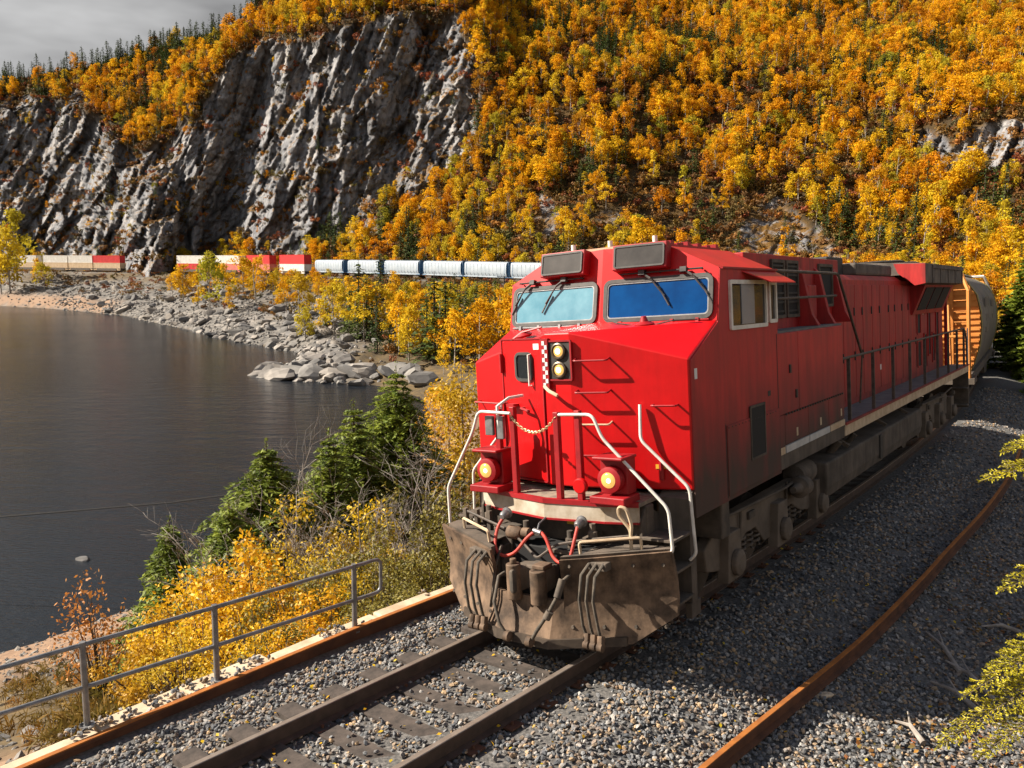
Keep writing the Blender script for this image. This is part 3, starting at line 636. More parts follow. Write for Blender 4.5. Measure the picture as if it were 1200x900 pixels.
# windscreens, number boxes, wipers
for f_, nm in ((wr, 1), (wl, -1)):
    gl = MB(); f_.rslab(gl, .765, .255, 1.36, .47, .07, -.01, .012); o = LP('windscreen', gl, 'glass' if nm > 0 else 'glassreflect')
    rg = MB(); f_.ring(rg, .765, .255, 1.43, .55, .10, .05, -.01, .03); LP('rubber_seal', rg, 'rubber', smooth=50, parent=o)
    rg = MB(); f_.ring(rg, .765, .255, 1.345, .465, .07, .022, -.01, .024); LP('window_frame', rg, 'steelframe', parent=o)
    nb = MB(); f_.slab(nb, .21, .93, .62, .94, -.02, .14); o = LP('number_box', nb, 'red_part', .012)
    gl = MB(); f_.rslab(gl, .57, .78, .64, .25, .03, .13, .146); LP('number_glass', gl, 'numglass', parent=o)
    rg = MB(); f_.ring(rg, .57, .78, .67, .28, .035, .02, .135, .155); LP('rubber_seal', rg, 'rubber', parent=o)
    for a in (.58, 1.12):
        wp = MB(); p0 = f_.p(a, .585, .05); p1 = f_.p(a+.12, .50, .07); p2 = f_.p(a+.30, .28, .045)
        wp.tube([p0, p1], .016, 6).tube([p1, p2], .011, 6); d = (f_.p(a+.34, .20, .035)-f_.p(a+.22, .40, .035)); wp.tube([f_.p(a+.22, .40, .035), f_.p(a+.36, .16, .035)], .012, 5)
        wp.obox(p0, f_.u*.04, f_.v*.03, f_.n*.035); LP('wiper', wp, 'rubber')
    br = MB(); br.tube([f_.p(.28, .585, .05), f_.p(1.36, .585, .05)], .012, 6)
    for a in (.3, .8, 1.34): br.tube([f_.p(a, .585, 0), f_.p(a, .585, .05)], .012, 5)
    LP('wiper_bar', br, 'dark')
    cl = MB()
    cl.tube([f_.p(.06, -.045, .03), f_.p(1.44, -.035, .03)], .014, 6)
    for a in (.3, .62, .98, 1.3): cl.obox(f_.p(a, -.04, .03), f_.u*.02, f_.v*.03, f_.n*.025)
    LP('sill_bar', cl, 'steelframe' if nm < 0 else 'red_part')
bell = MB(); bell.lathe([(.03, 0), (.05, .05), (.11, .07), (.12, .11), (.05, .14), (.03, .2)], (.78, .42, 3.55), (0, -.1, 1), 14); bell.box((.70, .36, 3.50), (.86, .48, 3.56)); LP('horn_mount', bell, 'red_part', smooth=40)
w1 = MB(); w1.tube([(.15, .55, 3.74), (.45, .35, 3.68), (.78, .40, 3.62), (1.1, .5, 3.68), (1.35, .66, 3.68)], .008, 5); LP('wire', w1, 'dark')
sb = MB(); sb.lathe([(.10, 0), (.12, .03), (.07, .06), (.03, .09)], (-1.0, .42, 3.56), (-.12, -.2, 1), 14); sb.tube([(-1.2, .3, 3.48), (-1.0, .36, 3.62), (-.7, .4, 3.68)], .014, 5); LP('antenna_dish', sb, 'red_part', smooth=40)
# roof fittings
rf = MB(); rf.box((-.90, 1.02, 4.625), (.62, 1.10, 4.665)); LP('roof_rail', rf, 'beige')
for x in (-.62, -.05, .60): LP('horn', MB().cyl((x, 1.14, 4.60), (x, 1.14, 4.755), .033, 10), 'white', smooth=40)
rf = MB()
for k in range(12): rf.box((.62+.02*math.sin(k), 1.05+.15*k, 4.63), (.72+.03*math.sin(k*3), 1.15+.15*k, 4.665+.015*(k % 3)))
rf.box((.58, 1.02, 4.60), (.76, 2.84, 4.64)); LP('roof_vent', rf, 'red_part')
LP('roof_hatch', MB().box((-.5, 1.5, 4.60), (.4, 2.6, 4.66)), 'red_part', .01)

# nose front: door, headlights, steps
dr = MB(); fl.slab(dr, .07, .80, .02, 1.74, -.01, .012); door = LP('nose_door', dr, 'red', .006)
gp_ = MB(); fl.ring(gp_, .43, .88, .77, 1.76, .03, .018, 0, .022); LP('door_seal', gp_, 'red_part', parent=door)
gl = MB(); fl.rslab(gl, .38, 1.41, .27, .30, .07, 0, .02); q = LP('door_window', gl, 'glassdark', parent=door)
rg = MB(); fl.ring(rg, .38, 1.41, .33, .36, .09, .035, .005, .035); LP('window_seal', rg, 'rubber', parent=door)
LP('door_bar', MB().tube([fl.p(.25, 1.56, .02), fl.p(.25, 1.56, .06), fl.p(.25, 1.18, .06), fl.p(.25, 1.18, .02)], .012, 6), 'white', parent=door)
LP('door_handle', MB().tube([fl.p(.42, .90, .02), fl.p(.42, .90, .07), fl.p(.26, .87, .08)], .018, 6), 'red_part', parent=door)
LP('door_step_shadow_lip', MB().add([fl.p(.05, .02, .0), fl.p(.85, .02, 0), fl.p(.85, .06, .05), fl.p(.05, .06, .05)], [(0, 1, 2, 3)]).box((-.02, -.02, -.02), (-.019, -.019, -.019)), 'red_part') if False else None
tp = MB()
for k in range(11):
    for j in range(2):
        if (k+j) % 2 == 0: fc.slab(tp, -.185+j*.035, -.15+j*.035, 1.72-(k+1)*.05, 1.72-k*.05, .045, .05)
q = LP('warning_check', tp, 'sticker'); q['kind'] = 'stuff'
LP('hinge_strip', MB().box((-.195, -.365, 2.95), (-.105, -.31, 3.55)), 'red_part')
LP('door_latch', MB().tube([(-.17, -.37, 2.98), (-.06, -.44, 2.93), (.06, -.45, 2.88)], .022, 7), 'beige', smooth=40)
st = MB(); fl.slab(st, .10, .20, 1.62, 1.69, .012, .016); LP('sticker', st, 'sticker')
hb = MB(); fc.slab(hb, -.12, .20, 1.26, 1.71, -.02, .022); hl = LP('headlight_panel', hb, 'dark', .01)
rgp = MB(); fc.ring(rgp, .04, 1.485, .35, .48, .02, .02, .01, .035); LP('panel_rim', rgp, 'red_part', parent=hl)
for z in (1.595, 1.375):
    p = fc.p(.04, z, .02); L_ = MB(); L_.lathe([(.098, 0), (.098, .03), (.082, .04), (.078, .02)], p, fc.n, 20); h_ = LP('headlight', L_, 'lampring', smooth=40)
    L_ = MB(); L_.lathe([(.079, .0), (.075, .016), (.05, .028), (.01, .034)], p, fc.n, 20); LP('lens', L_, 'lamp', smooth=60, parent=h_)
    LP('bulb', MB().lathe([(.034, .032), (.025, .042), (.005, .046)], p, fc.n, 12), 'lampcore', smooth=60, parent=h_)
def grab(a0, a1, z, f_, d=.115, m='red_part', drop=0.0): return LP('grab_iron', MB().tube(arc_path([f_.p(a0, z, 0), f_.p(a0, z-drop, d), f_.p(a1, z-drop, d), f_.p(a1, z, 0)], .03, 3), .012, 6), m)
for z in (1.50, 1.13, .76, .40): grab(.08, .48, z, fr, .115, 'red_part' if z != .76 else 'beige', .02)
grab(.97, 1.25, .95, fr, .12)
grab(.75, 1.30, .95, fl, .12)
LP('bracket', MB().obox(fl.p(.60, .93, .05), fl.u*.07, fl.v*.02, fl.n*.05), 'red_part')
LP('bracket', MB().obox(fl.p(.80, 1.45, .03), fl.u*.012, fl.v*.12, fl.n*.03), 'red_part')
LP('sand_filler', MB().tube([fr.p(1.04, .10, .02), fr.p(1.04, .30, .03)], .03, 6), 'red_part')
st = MB(); fr.slab(st, .97, 1.10, .22, .27, .002, .006); LP('sticker', st, 'yellow')

# platform, valance, posts and lamps
pf = MB(); PO = [(-1.12, -.48), (-.75, -.60), (0.0, -.76), (.75, -.66), (1.12, -.55), (1.12, .0), (-1.12, 0)]
pf.prism(PO, 'z', 1.665, 1.715); LP('front_platform', pf, 'deck', .006)
bl = MB()
for k in range(5): bl.box((-1.08, -.50+k*.10, 1.712), (1.08, -.41+k*.10, 1.722))
q = LP('deck_board', bl, 'deck'); q['kind'] = 'stuff'
va = MB(); rim = MB()
for a, b in zip(PO[:4], PO[1:5]):
    n_ = Vector((b[1]-a[1], -(b[0]-a[0]), 0)).normalized(); 
    va.loft([(a[0], a[1], 1.50), (b[0], b[1], 1.50), (b[0]-n_.x*.04, b[1]-n_.y*.04, 1.50), (a[0]-n_.x*.04, a[1]-n_.y*.04, 1.50)], [(a[0], a[1], 1.668), (b[0], b[1], 1.668), (b[0]-n_.x*.04, b[1]-n_.y*.04, 1.668), (a[0]-n_.x*.04, a[1]-n_.y*.04, 1.668)])
    for z0, z1 in ((1.668, 1.722), (1.478, 1.50)):
        o_ = n_*.012; rim.loft([(a[0]+o_.x, a[1]+o_.y, z0), (b[0]+o_.x, b[1]+o_.y, z0), (b[0]-n_.x*.05, b[1]-n_.y*.05, z0), (a[0]-n_.x*.05, a[1]-n_.y*.05, z0)], [(a[0]+o_.x, a[1]+o_.y, z1), (b[0]+o_.x, b[1]+o_.y, z1), (b[0]-n_.x*.05, b[1]-n_.y*.05, z1), (a[0]-n_.x*.05, a[1]-n_.y*.05, z1)])
LP('platform_edge_band', va, 'band'); LP('platform_rim', rim, 'red_part')
for x, y, h_ in ((-.76, -.56, 2.72), (-.49, -.62, 2.76), (.19, -.70, 2.72), (.45, -.66, 2.74)):
    LP('rail_post', MB().box((x-.035, y-.02, 1.72), (x+.035, y+.05, h_)), 'red_part', .008)
ch = MB()
for k in range(26):
    t = k/25; x = -.49+.68*t; y = -.66-.05*t; z = 2.66-.19*(1-(2*t-1)**2)
    t2 = min(1, (k+1)/25); x2 = -.49+.68*t2; z2 = 2.66-.19*(1-(2*t2-1)**2); c = Vector((x, y, z)); u = Vector((x2-x, -.002, z2-z)) if k < 25 else Vector((.03, 0, .02))
    u = u.normalized(); v = Vector((0, 1, 0)) if k % 2 else Vector((0, 0, 1)); v = (v-u*v.dot(u)).normalized()
    ch.tube([c+.026*math.cos(a)*u+.016*math.sin(a)*v for a in np.linspace(0, 2*PI, 7)[:-1]], .005, 4, closed=True)
q = LP('safety_chain', ch, 'brass'); q['kind'] = 'stuff'
for sx in (-1, 1):
    c = Vector((sx*.86-.02, -.60, 1.98)); 
    hs = MB(); hs.box((c.x-.17, c.y+.02, 1.80), (c.x+.17, c.y+.22, 2.22)); hs.box((c.x-.19, c.y-.12, 2.20), (c.x+.19, c.y+.22, 2.235)); hs.box((c.x-.22, c.y-.16, 1.715), (c.x+.22, c.y+.2, 1.80)); hb_ = LP('ditch_light', hs, 'red_part', .012)
    lb = MB(); lb.lathe([(.15, .16), (.165, .05), (.16, .0), (.135, -.015)], c+Vector((0, -.02, 0)), (0, -1, 0), 18); LP('lamp_barrel', MB().lathe([(.11, -.06), (.15, 0), (.145, .09), (.093, .105)], c, (0, -1, 0), 18), 'red_part', smooth=40, parent=hb_)
    LP('lens', MB().lathe([(.092, .09), (.088, .108), (.055, .122), (.01, .127)], c, (0, -1, 0), 18), 'lamp', smooth=60, parent=hb_)
    LP('bulb', MB().lathe([(.026, .126), (.020, .138), (.005, .143)], c+Vector((.015, 0, 0)), (0, -1, 0), 12), 'lampcore', smooth=60, parent=hb_)
    # handrails of the front steps
    rail1 = [(sx*.20 if sx > 0 else -.46, -.70, 2.69), (sx*.66, -.68, 2.70), (sx*.76, -.66, 2.44), (sx*1.50, -.60, 1.70), (sx*1.53, -.60, 1.25), (sx*1.47, -.60, 1.18)]
    if sx < 0: rail1[1] = (-.98, -.66, 2.70); rail1[2] = (-1.10, -.64, 2.44); rail1[3] = (-1.60, -.60, 1.70); rail1[4] = (-1.60, -.60, 1.15); rail1 = rail1[:5]
    LP('handrail', MB().tube(arc_path(rail1, .08), .019, 8), 'white', smooth=50)
    rail2 = [(sx*.985, -.17, 2.76), (sx*1.0, -.22, 2.36), (sx*1.54, -.15, 1.84), (sx*1.58, -.13, 1.10), (sx*1.50, -.12, 1.02)]
    LP('handrail', MB().tube(arc_path(rail2, .07), .019, 8), 'white', smooth=50)
    # step well: side plate, treads
    wlp = MB(); wlp.prism([(-.52, .52), (-.12, .50), (.02, .62), (.02, 1.46), (-.40, 1.66), (-.52, 1.50)], 'x', sx*1.10, sx*1.13); wlp.prism([(-.10, .50), (.04, .50), (.04, 1.78), (-.10, 1.70)], 'x', sx*1.13, sx*1.50); LP('step_well', wlp, 'tank')
    for k, z in enumerate((.62, .98, 1.33)): LP('step_tread', MB().box((min(sx*1.12, sx*1.52), -.55, z-.02), (max(sx*1.12, sx*1.52), -.08, z+.01)), 'under', .005)
    LP('step_stirrup', MB().box((min(sx*1.42, sx*1.5), -.12, .34), (max(sx*1.42, sx*1.5), .12, .52)), 'tank', .01)
LP('headlight_gong', MB().lathe([(.05, 0), (.088, .02), (.088, .06), (.075, .075)], (.50, -.70, 1.90), (0, -1, 0), 18), 'red', smooth=40)
LP('jumper_case', MB().box((-.92, -.62, 2.40), (-.80, -.57, 2.64)), 'galv', .01)
LP('jumper_case', MB().box((-.74, -.62, 2.36), (-.64, -.57, 2.64)), 'galv', .01)
LP('jumper_lead', MB().tube([(-.72, -.60, 2.50), (-.71, -.62, 2.76), (-.62, -.5, 2.85), (-.55, -.3, 2.86)], .02, 6), 'white', smooth=50)

# pilot front under the platform
pp = MB(); pp.box((-1.15, -.42, .55), (1.15, -.25, 1.66)); LP('pilot_plate', pp, 'under', .02)
pw = MB()
def wing(sx):
    # outline of the blade in (x, z), bent back from the centre
    def Y(x): x = abs(x); return -1.32 + (0 if x < .35 else (x-.35)*(.55 if sx > 0 else .42))
    xs = [0.0, .35, .46, .47, .80, 1.15, 1.53 if sx > 0 else 1.60]; top_ = [.70, .70, .70, 1.17, 1.19, 1.22, 1.25]; bot = [.22, .22, .22, .22, .23, .25, .52]
    NRW = 5; m = len(xs); vs = []; fs = []
    for off in (0.0, .05):
        for k in range(NRW):
            q = k/(NRW-1)
            for x, zb_, zt2 in zip(xs, bot, top_):
                z = zb_ + (zt2-zb_)*q; full = min(max((z-.22)/1.0, 0), 1); vs.append((sx*x, Y(x) + .13*math.sin(full*PI)*(1 if full < .5 else 1) + .03*full + off, z))
    def V_(o_, k, i): return o_*NRW*m + k*m + i
    for i in range(m-1):
        for k in range(NRW-1): fs += [(V_(0, k, i), V_(0, k, i+1), V_(0, k+1, i+1), V_(0, k+1, i)), (V_(1, k, i), V_(1, k+1, i), V_(1, k+1, i+1), V_(1, k, i+1))]
        fs += [(V_(0, 0, i), V_(1, 0, i), V_(1, 0, i+1), V_(0, 0, i+1)), (V_(0, NRW-1, i), V_(0, NRW-1, i+1), V_(1, NRW-1, i+1), V_(1, NRW-1, i))]
    for k in range(NRW-1): fs += [(V_(0, k, 0), V_(0, k+1, 0), V_(1, k+1, 0), V_(1, k, 0)), (V_(0, k, m-1), V_(1, k, m-1), V_(1, k+1, m-1), V_(0, k+1, m-1))]
    mb = MB(); mb.add(vs, fs); return mb, Y
for sx in (-1, 1):
    mb, Y = wing(sx); LP('plow_blade', mb, 'plow', smooth=25)
    gs_ = MB()
    for x in (.56, 1.0, 1.42): gs_.prism([(Y(x)+.24, .40), (Y(x)+.24, 1.12), (-.42, 1.12), (-.42, .5)], 'x', sx*x-.012, sx*x+.012)
    q = LP('plow_brace', gs_, 'under'); q['kind'] = 'stuff'
    LP('plow_top_plate', MB().loft([(sx*.62, Y(.62)+.16, 1.185), (sx*1.5, Y(1.5)+.16, 1.255), (sx*1.5, -.45, 1.255), (sx*.62, -.45, 1.185)], [(sx*.62, Y(.62)+.16, 1.20), (sx*1.5, Y(1.5)+.16, 1.27), (sx*1.5, -.45, 1.27), (sx*.62, -.45, 1.20)]), 'under')
    # grab bar over the blade
    LP('plow_grab', MB().tube(arc_path([(sx*.62, Y(.62)+.18, 1.20), (sx*.62, Y(.62)+.16, 1.34), (sx*1.20, Y(1.2)+.16, 1.38), (sx*1.20, Y(1.2)+.18, 1.23)], .03, 3), .018, 6), 'beige', smooth=50)
    # hose bundle: three air hoses hanging before the blade
    hx = -.66 if sx < 0 else .82
    for k in range(3):
        x = hx + (k-1)*.085; y = Y(hx)-.06
        LP('air_hose', MB().tube([(x+.02, y+.10, 1.14), (x, y-.06, 1.04), (x-.015, y-.10, .78), (x+.01*k, y-.08, .50), (x+.03, y-.05, .36)], .018, 7), 'hose', smooth=50)
        LP('hose_coupling', MB().cyl((x+.03, y-.04, .40), (x+.045, y-.09, .27), .042, 9).lathe([(.02, -.04), (.05, -.03), (.05, .03), (.02, .04)], (x+.04, y-.08, .29), (1, 0, 0), 10), 'plow', smooth=40)
    LP('hose_valve', MB().box((hx-.16, Y(hx)+.02, 1.06), (hx+.14, Y(hx)+.14, 1.15)), 'under', .01)
    LP('lifting_lug', MB().box((sx*.50-.02, -.95, .78), (sx*.50+.02, -.7, 1.0)), 'under')
LP('lever_loop', MB().tube(arc_path([(1.10, -.72, 1.22), (1.10, -.72, 1.46), (.98, -.76, 1.62), (1.0, -.78, 1.72), (1.08, -.76, 1.70), (1.12, -.73, 1.52), (1.10, -.72, 1.40)], .05, 4), .02, 7), 'beige', smooth=50)
LP('cut_lever', MB().tube(arc_path([(-1.35, -.62, 1.44), (-.45, -.82, 1.30), (-.25, -.85, 1.18), (.0, -.95, 1.06), (.2, -.85, 1.22), (.55, -.78, 1.30), (1.16, -.70, 1.40)], .05, 3), .016, 6), 'pipe', smooth=50)
LP('lever_bracket', MB().box((.53, -.80, 1.27), (.58, -.45, 1.33)), 'under')
for x in (-1.30, -1.12, -.92): LP('pilot_post', MB().box((x-.025, -.66, 1.22), (x+.025, -.60, 1.46)), 'under')
LP('pilot_box', MB().box((-.80, -.72, 1.00), (-.52, -.44, 1.30)), 'under', .02)
LP('valve_body', MB().lathe([(.05, 0), (.08, .02), (.08, .16), (.05, .2)], (-.52, -.78, 1.28), (1, -.1, 0), 12).lathe([(.03, 0), (.06, .01), (.06, .1), (.03, .12)], (-.30, -.80, 1.30), (1, 0, 0), 10), 'plow', smooth=40)
# coupler
cp = MB(); cp.box((-.16, -.95, .76), (.18, -.40, .98)); cp.prism([(-.22, -1.27), (-.08, -1.33), (-.04, -1.10), (.08, -1.08), (.12, -1.29), (.26, -1.22), (.22, -.9), (-.18, -.9)], 'z', .74, 1.02); coup = LP('coupler', cp, 'under', .03)
LP('knuckle', MB().cyl((-.14, -1.22, .66), (-.14, -1.22, 1.06), .085, 14).cyl((-.14, -1.22, 1.06), (-.14, -1.22, 1.12), .04, 10), 'plow', .01, 40, parent=coup)
LP('knuckle_arm', MB().cyl((.18, -1.20, .64), (.18, -1.20, 1.02), .095, 14).box((.10, -1.20, 1.02), (.26, -1.02, 1.07)), 'plow', .01, 40, parent=coup)
LP('coupler_shade_block', MB().box((-.46, -.78, .45), (.60, -.40, 1.16)), 'black', .02)  # black block put in for the shade of the cavity behind the coupler
LP('pocket_cap', MB().box((.02, -.80, 1.10), (.36, -.55, 1.15)), 'under', .01)
LP('brake_hose', MB().tube([(-.36, -.9, .92), (-.36, -1.22, .88), (-.32, -1.38, .64), (-.24, -1.41, .42), (-.15, -1.39, .28)], .021, 8), 'hose', smooth=50)
LP('brake_hose', MB().tube([(.54, -.95, 1.02), (.53, -1.22, .96), (.50, -1.32, .80), (.42, -1.40, .62), (.28, -1.42, .42), (.18, -1.40, .28)], .021, 8), 'hose', smooth=50)
LP('angle_cock', MB().cyl((.53, -1.24, .98), (.51, -1.33, .80), .042, 10).cyl((.45, -1.39, .66), (.41, -1.41, .58), .045, 10), 'under', smooth=40)
LP('glad_hand', MB().lathe([(.02, -.05), (.06, -.03), (.06, .03), (.02, .05)], (-.14, -1.40, .28), (1, 0, 0), 10), 'plow', smooth=40)
LP('glad_hand', MB().lathe([(.02, -.05), (.06, -.03), (.06, .03), (.02, .05)], (.17, -1.41, .28), (1, 0, 0), 10), 'plow', smooth=40)
for x0, y0, z0 in ((-.30, -.72, 1.30), (.30, -.70, 1.24), (.62, -.72, 1.36), (-.95, -.60, 1.40)): LP('pipe_union', MB().cyl((x0, y0, z0-.10), (x0, y0, z0+.12), .035, 9).lathe([(.03, -.04), (.055, -.03), (.055, .03), (.03, .04)], (x0, y0, z0), (0, 0, 1), 8), 'under', smooth=40)
for sx in (-1, 1):
    bo_ = MB(); Yb = lambda x: -1.32 + (0 if x < .35 else (x-.35)*(.55 if sx > 0 else .42))
    for x in (.56, .86, 1.16, 1.44):
        for z, dy in ((.42, .084), (1.10, .074)): bo_.cyl((sx*x, Yb(x)+dy+.02, z), (sx*x, Yb(x)+dy-.018, z), .020, 7)
    q = LP('plow_bolt', bo_, 'under'); q['kind'] = 'stuff'
    LP('plow_lip', MB().loft([(sx*.47, Yb(.47)+.085, 1.165), (sx*1.5, Yb(1.5)+.095, 1.235), (sx*1.5, Yb(1.5)+.15, 1.235), (sx*.47, Yb(.47)+.15, 1.165)], [(sx*.47, Yb(.47)+.075, 1.20), (sx*1.5, Yb(1.5)+.085, 1.27), (sx*1.5, Yb(1.5)+.15, 1.27), (sx*.47, Yb(.47)+.15, 1.20)]), 'under')
    LP('plow_wear_bar', MB().loft([(0, -1.335, .20), (sx*.35, -1.335, .20), (sx*1.1, Yb(1.1)-.015, .235), (sx*1.1, Yb(1.1)+.03, .235), (sx*.35, -1.29, .20), (0, -1.29, .20)], [(0, -1.325, .30), (sx*.35, -1.325, .30), (sx*1.1, Yb(1.1)-.005, .33), (sx*1.1, Yb(1.1)+.03, .33), (sx*.35, -1.29, .30), (0, -1.29, .30)]), 'wheel')
LP('hanging_chain', MB().tube([(-.50, -.95, 1.16), (-.48, -1.12, .95), (-.47, -1.20, .70), (-.50, -1.22, .50)], .018, 6), 'under')
# jumper cable
def spline(P, n=8):
    P = [Vector(p) for p in P]; out = []
    for i in range(len(P)-1):
        p0, p1, p2, p3 = P[max(i-1, 0)], P[i], P[i+1], P[min(i+2, len(P)-1)]
        for k in range(n):
            t = k/n; out.append(.5*((2*p1)+(-p0+p2)*t+(2*p0-5*p1+4*p2-p3)*t*t+(-p0+3*p1-3*p2+p3)*t**3))
    return out+[P[-1]]
LP('jumper_cable', MB().tube(spline([(-.56, -.80, 1.46), (-.61, -.88, 1.32), (-.58, -.97, 1.13), (-.44, -1.02, 1.06), (-.26, -1.02, 1.12), (-.10, -.98, 1.30), (.02, -.94, 1.38), (.14, -.96, 1.32), (.26, -1.0, 1.13), (.38, -1.02, 1.08), (.48, -1.0, 1.15), (.51, -.94, 1.32), (.50, -.84, 1.46)]), .020, 8), 'redhose', smooth=60)
for x, z in ((-.55, 1.47), (.50, 1.47)): LP('cable_socket', MB().lathe([(.03, 0), (.05, .03), (.05, .10), (.068, .11), (.068, .13)], (x, -.86, z), (0, 1, .25), 14), 'galv', smooth=40)
LP('cable_hanger', MB().tube([(.02, -.76, 1.50), (.02, -.90, 1.46), (.02, -.94, 1.39)], .010, 5).cyl((-.03, -.945, 1.385), (.07, -.945, 1.365), .032, 9), 'galv', smooth=40)
LP('warning_plate', MB().box((.10, -.445, 1.36), (.30, -.43, 1.43)), 'yellow')

# ------------------------------------------------------------------ body behind the cab
for sx in (1, -1):
    g = Face((sx*1.50, 0, 0), (0, 1, 0), (0, 0, 1))
    eb = MB(); eb.box((min(sx*1.05, sx*1.50), 2.87, 1.68), (max(sx*1.05, sx*1.50), 6.12, 3.40)); LP('equipment_body', eb, 'red_side', .01)
    for y0, y1, z0, z1 in ((2.89, 3.74, 2.26, 3.39), (3.755, 6.10, 2.26, 3.39), (2.89, 3.08, 1.70, 2.245), (3.095, 4.14, 1.82, 2.245), (4.155, 5.19, 1.82, 2.245), (5.205, 6.10, 1.82, 2.245)):
        mb = MB(); g.slab(mb, y0, y1, z0, z1, -.01, .022); LP('access_panel', mb, 'red_side', .006)
    hg = MB()
    for k in range(24): g.slab(hg, 3.12+k*.124, 3.17+k*.124, 2.235, 2.262, .022, .036)
    q = LP('hinge', hg, 'dark'); q['kind'] = 'stuff'
    for y in (3.6, 4.75, 5.9):
        mb = MB(); g.slab(mb, y-.03, y+.03, 1.88, 2.0, .022, .03); LP('sticker', mb, 'beige')
    sk = MB(); g.slab(sk, 2.3, 6.12, 1.48, 1.70, -.45, .015); LP('side_skirt', sk, 'tank', .01)
    for y0, y1, m in ((2.2, 3.05, 'beige'), (3.1, 4.14, 'greypaint'), (4.18, 5.22, 'greypaint'), (5.26, 6.10, 'beige')):
        mb = MB(); g.slab(mb, y0, y1, 1.70, 1.80, .0, .03); LP('side_stripe', mb, m)
    for (y, z, w_, h_) in ((2.45, 2.62, .1, .07), (3.35, 2.88, .06, .12), (3.6, 2.50, .06, .12)):
        mb = MB(); g.slab(mb, y-w_/2, y+w_/2, z-h_/2, z+h_/2, .02, .04); LP('latch', mb, 'dark')
    # ledge and recessed upper cabinet
    LP('cabinet_ledge', MB().box((min(sx*1.05, sx*1.50), 2.87, 3.40), (max(sx*1.05, sx*1.50), 6.12, 3.43)), 'walk')
    cb_ = MB(); cb_.box((min(0, sx*1.08), 2.87, 3.40), (max(0, sx*1.08), 7.55, 4.56)); LP('upper_cabinet', cb_, 'red_hood', .01)
    gc = Face((sx*1.08, 0, 0), (0, 1, 0), (0, 0, 1))
    for y0, y1, z0, z1 in ((3.95, 4.45, 3.62, 4.46), (4.62, 5.12, 3.62, 4.46), (6.32, 7.05, 3.75, 4.44)):
        mb = MB(); gc.ring(mb, (y0+y1)/2, (z0+z1)/2, y1-y0+.08, z1-z0+.06, .015, .05, 0, .04); o = LP('vent_grille', mb, 'under')
        mb = MB(); gc.slab(mb, y0, y1, z0, z1, .0, .012); LP('vent_back', mb, 'black', parent=o)
        if y0 < 6:
            mb = MB()
            for k in range(6): gc.slab(mb, y0, y1, z0+.06+k*.14, z0+.09+k*.14, .0, .03)
            q = LP('vent_bar', mb, 'dark', parent=o); q['kind'] = 'stuff'
    for y in (5.25, 6.15, 7.2):
        mb = MB(); gc.loft([gc.p(y-.05, 0, .0), gc.p(y+.05, 0, .0), gc.p(y+.05, 0, .3), gc.p(y-.05, 0, .3)], [gc.p(y-.05, 0, .0), gc.p(y+.05, 0, .0), gc.p(y+.05, 0, .02), gc.p(y-.05, 0, .02)]) if False else mb.prism([(1.08, 3.43), (1.40, 3.43), (1.30, 3.62), (1.16, 4.30), (1.08, 4.40)], 'y', y-.06, y+.06)
        if sx < 0: mb.v = [(-a, b, c) for a, b, c in mb.v]
        LP('cabinet_rib', mb, 'red_hood', .006)
    LP('control_box', MB().box((min(sx*1.08, sx*1.16), 5.5, 3.55), (max(sx*1.08, sx*1.16), 5.95, 4.1)), 'red_hood', .02)
    mb = MB(); mb.tube(arc_path([(sx*1.46, 2.9, 4.27), (sx*1.46, 6.15, 4.27), (sx*1.46, 7.6, 2.80)], .12), .024, 7); LP('ledge_handrail', mb, 'pipe', smooth=50)
    mb = MB(); mb.tube([(sx*1.46, 2.9, 3.88), (sx*1.46, 6.0, 3.90)], .02, 7); LP('ledge_midrail', mb, 'pipe', smooth=50)
    LP('ledge_post', MB().cyl((sx*1.46, 2.95, 3.42), (sx*1.46, 2.95, 4.28), .03, 8), 'pipe', smooth=50)
    LP('drain_pipe', MB().tube([(sx*1.46, 7.6, 2.80), (sx*1.40, 7.62, 1.9)], .018, 6), 'pipe', smooth=50)
    # long hood and its doors
    gh = Face((sx*.93, 0, 0), (0, 1, 0), (0, 0, 1))
    hd = MB(); hd.prism([(0, 1.60), (sx*.93, 1.60), (sx*.93, 4.22), (sx*.80, 4.33), (0, 4.36)], 'y', 6.05, 19.0); LP('long_hood', hd, 'red_hood')
    y = 6.2; k = 0
    while y < 14.6:
        wd = (.62, .78, .70, .86)[k % 4]
        mb = MB(); gh.slab(mb, y, y+wd-.03, 1.85, 4.12, 0, .028); o = LP('hood_door', mb, 'red_hood', .008)
        mb = MB(); gh.slab(mb, y+wd-.12, y+wd-.08, 2.6, 2.78, .028, .05); gh.slab(mb, y+wd-.12, y+wd-.08, 3.5, 3.66, .028, .05); q = LP('latch', mb, 'dark', parent=o); q['kind'] = 'stuff'
        y += wd; k += 1
    for y0, z0, w_, h_ in ((14.72, 2.85, .42, .72), (15.3, 2.85, .42, .72), (14.75, 1.98, .42, .66), (15.32, 1.98, .42, .66), (16.2, 1.9, .30, .9), (16.75, 2.2, .30, 1.25), (17.35, 1.98, .3, .8), (17.9, 2.2, .34, 1.15)):
        mb = MB(); gh.ring(mb, y0+w_/2, z0+h_/2, w_+.06, h_+.06, .02, .04, 0, .03); o = LP('hood_vent', mb, 'red_hood'); mb = MB(); gh.slab(mb, y0, y0+w_, z0, z0+h_, 0, .01); LP('vent_back', mb, 'black', parent=o)
    for y, z in ((11.2, 2.3), (14.2, 2.15), (16.0, 3.4), (17.1, 3.62)):
        mb = MB(); gh.slab(mb, y-.05, y+.05, z-.06, z+.06, .028, .034); LP('sticker', mb, 'sticker')
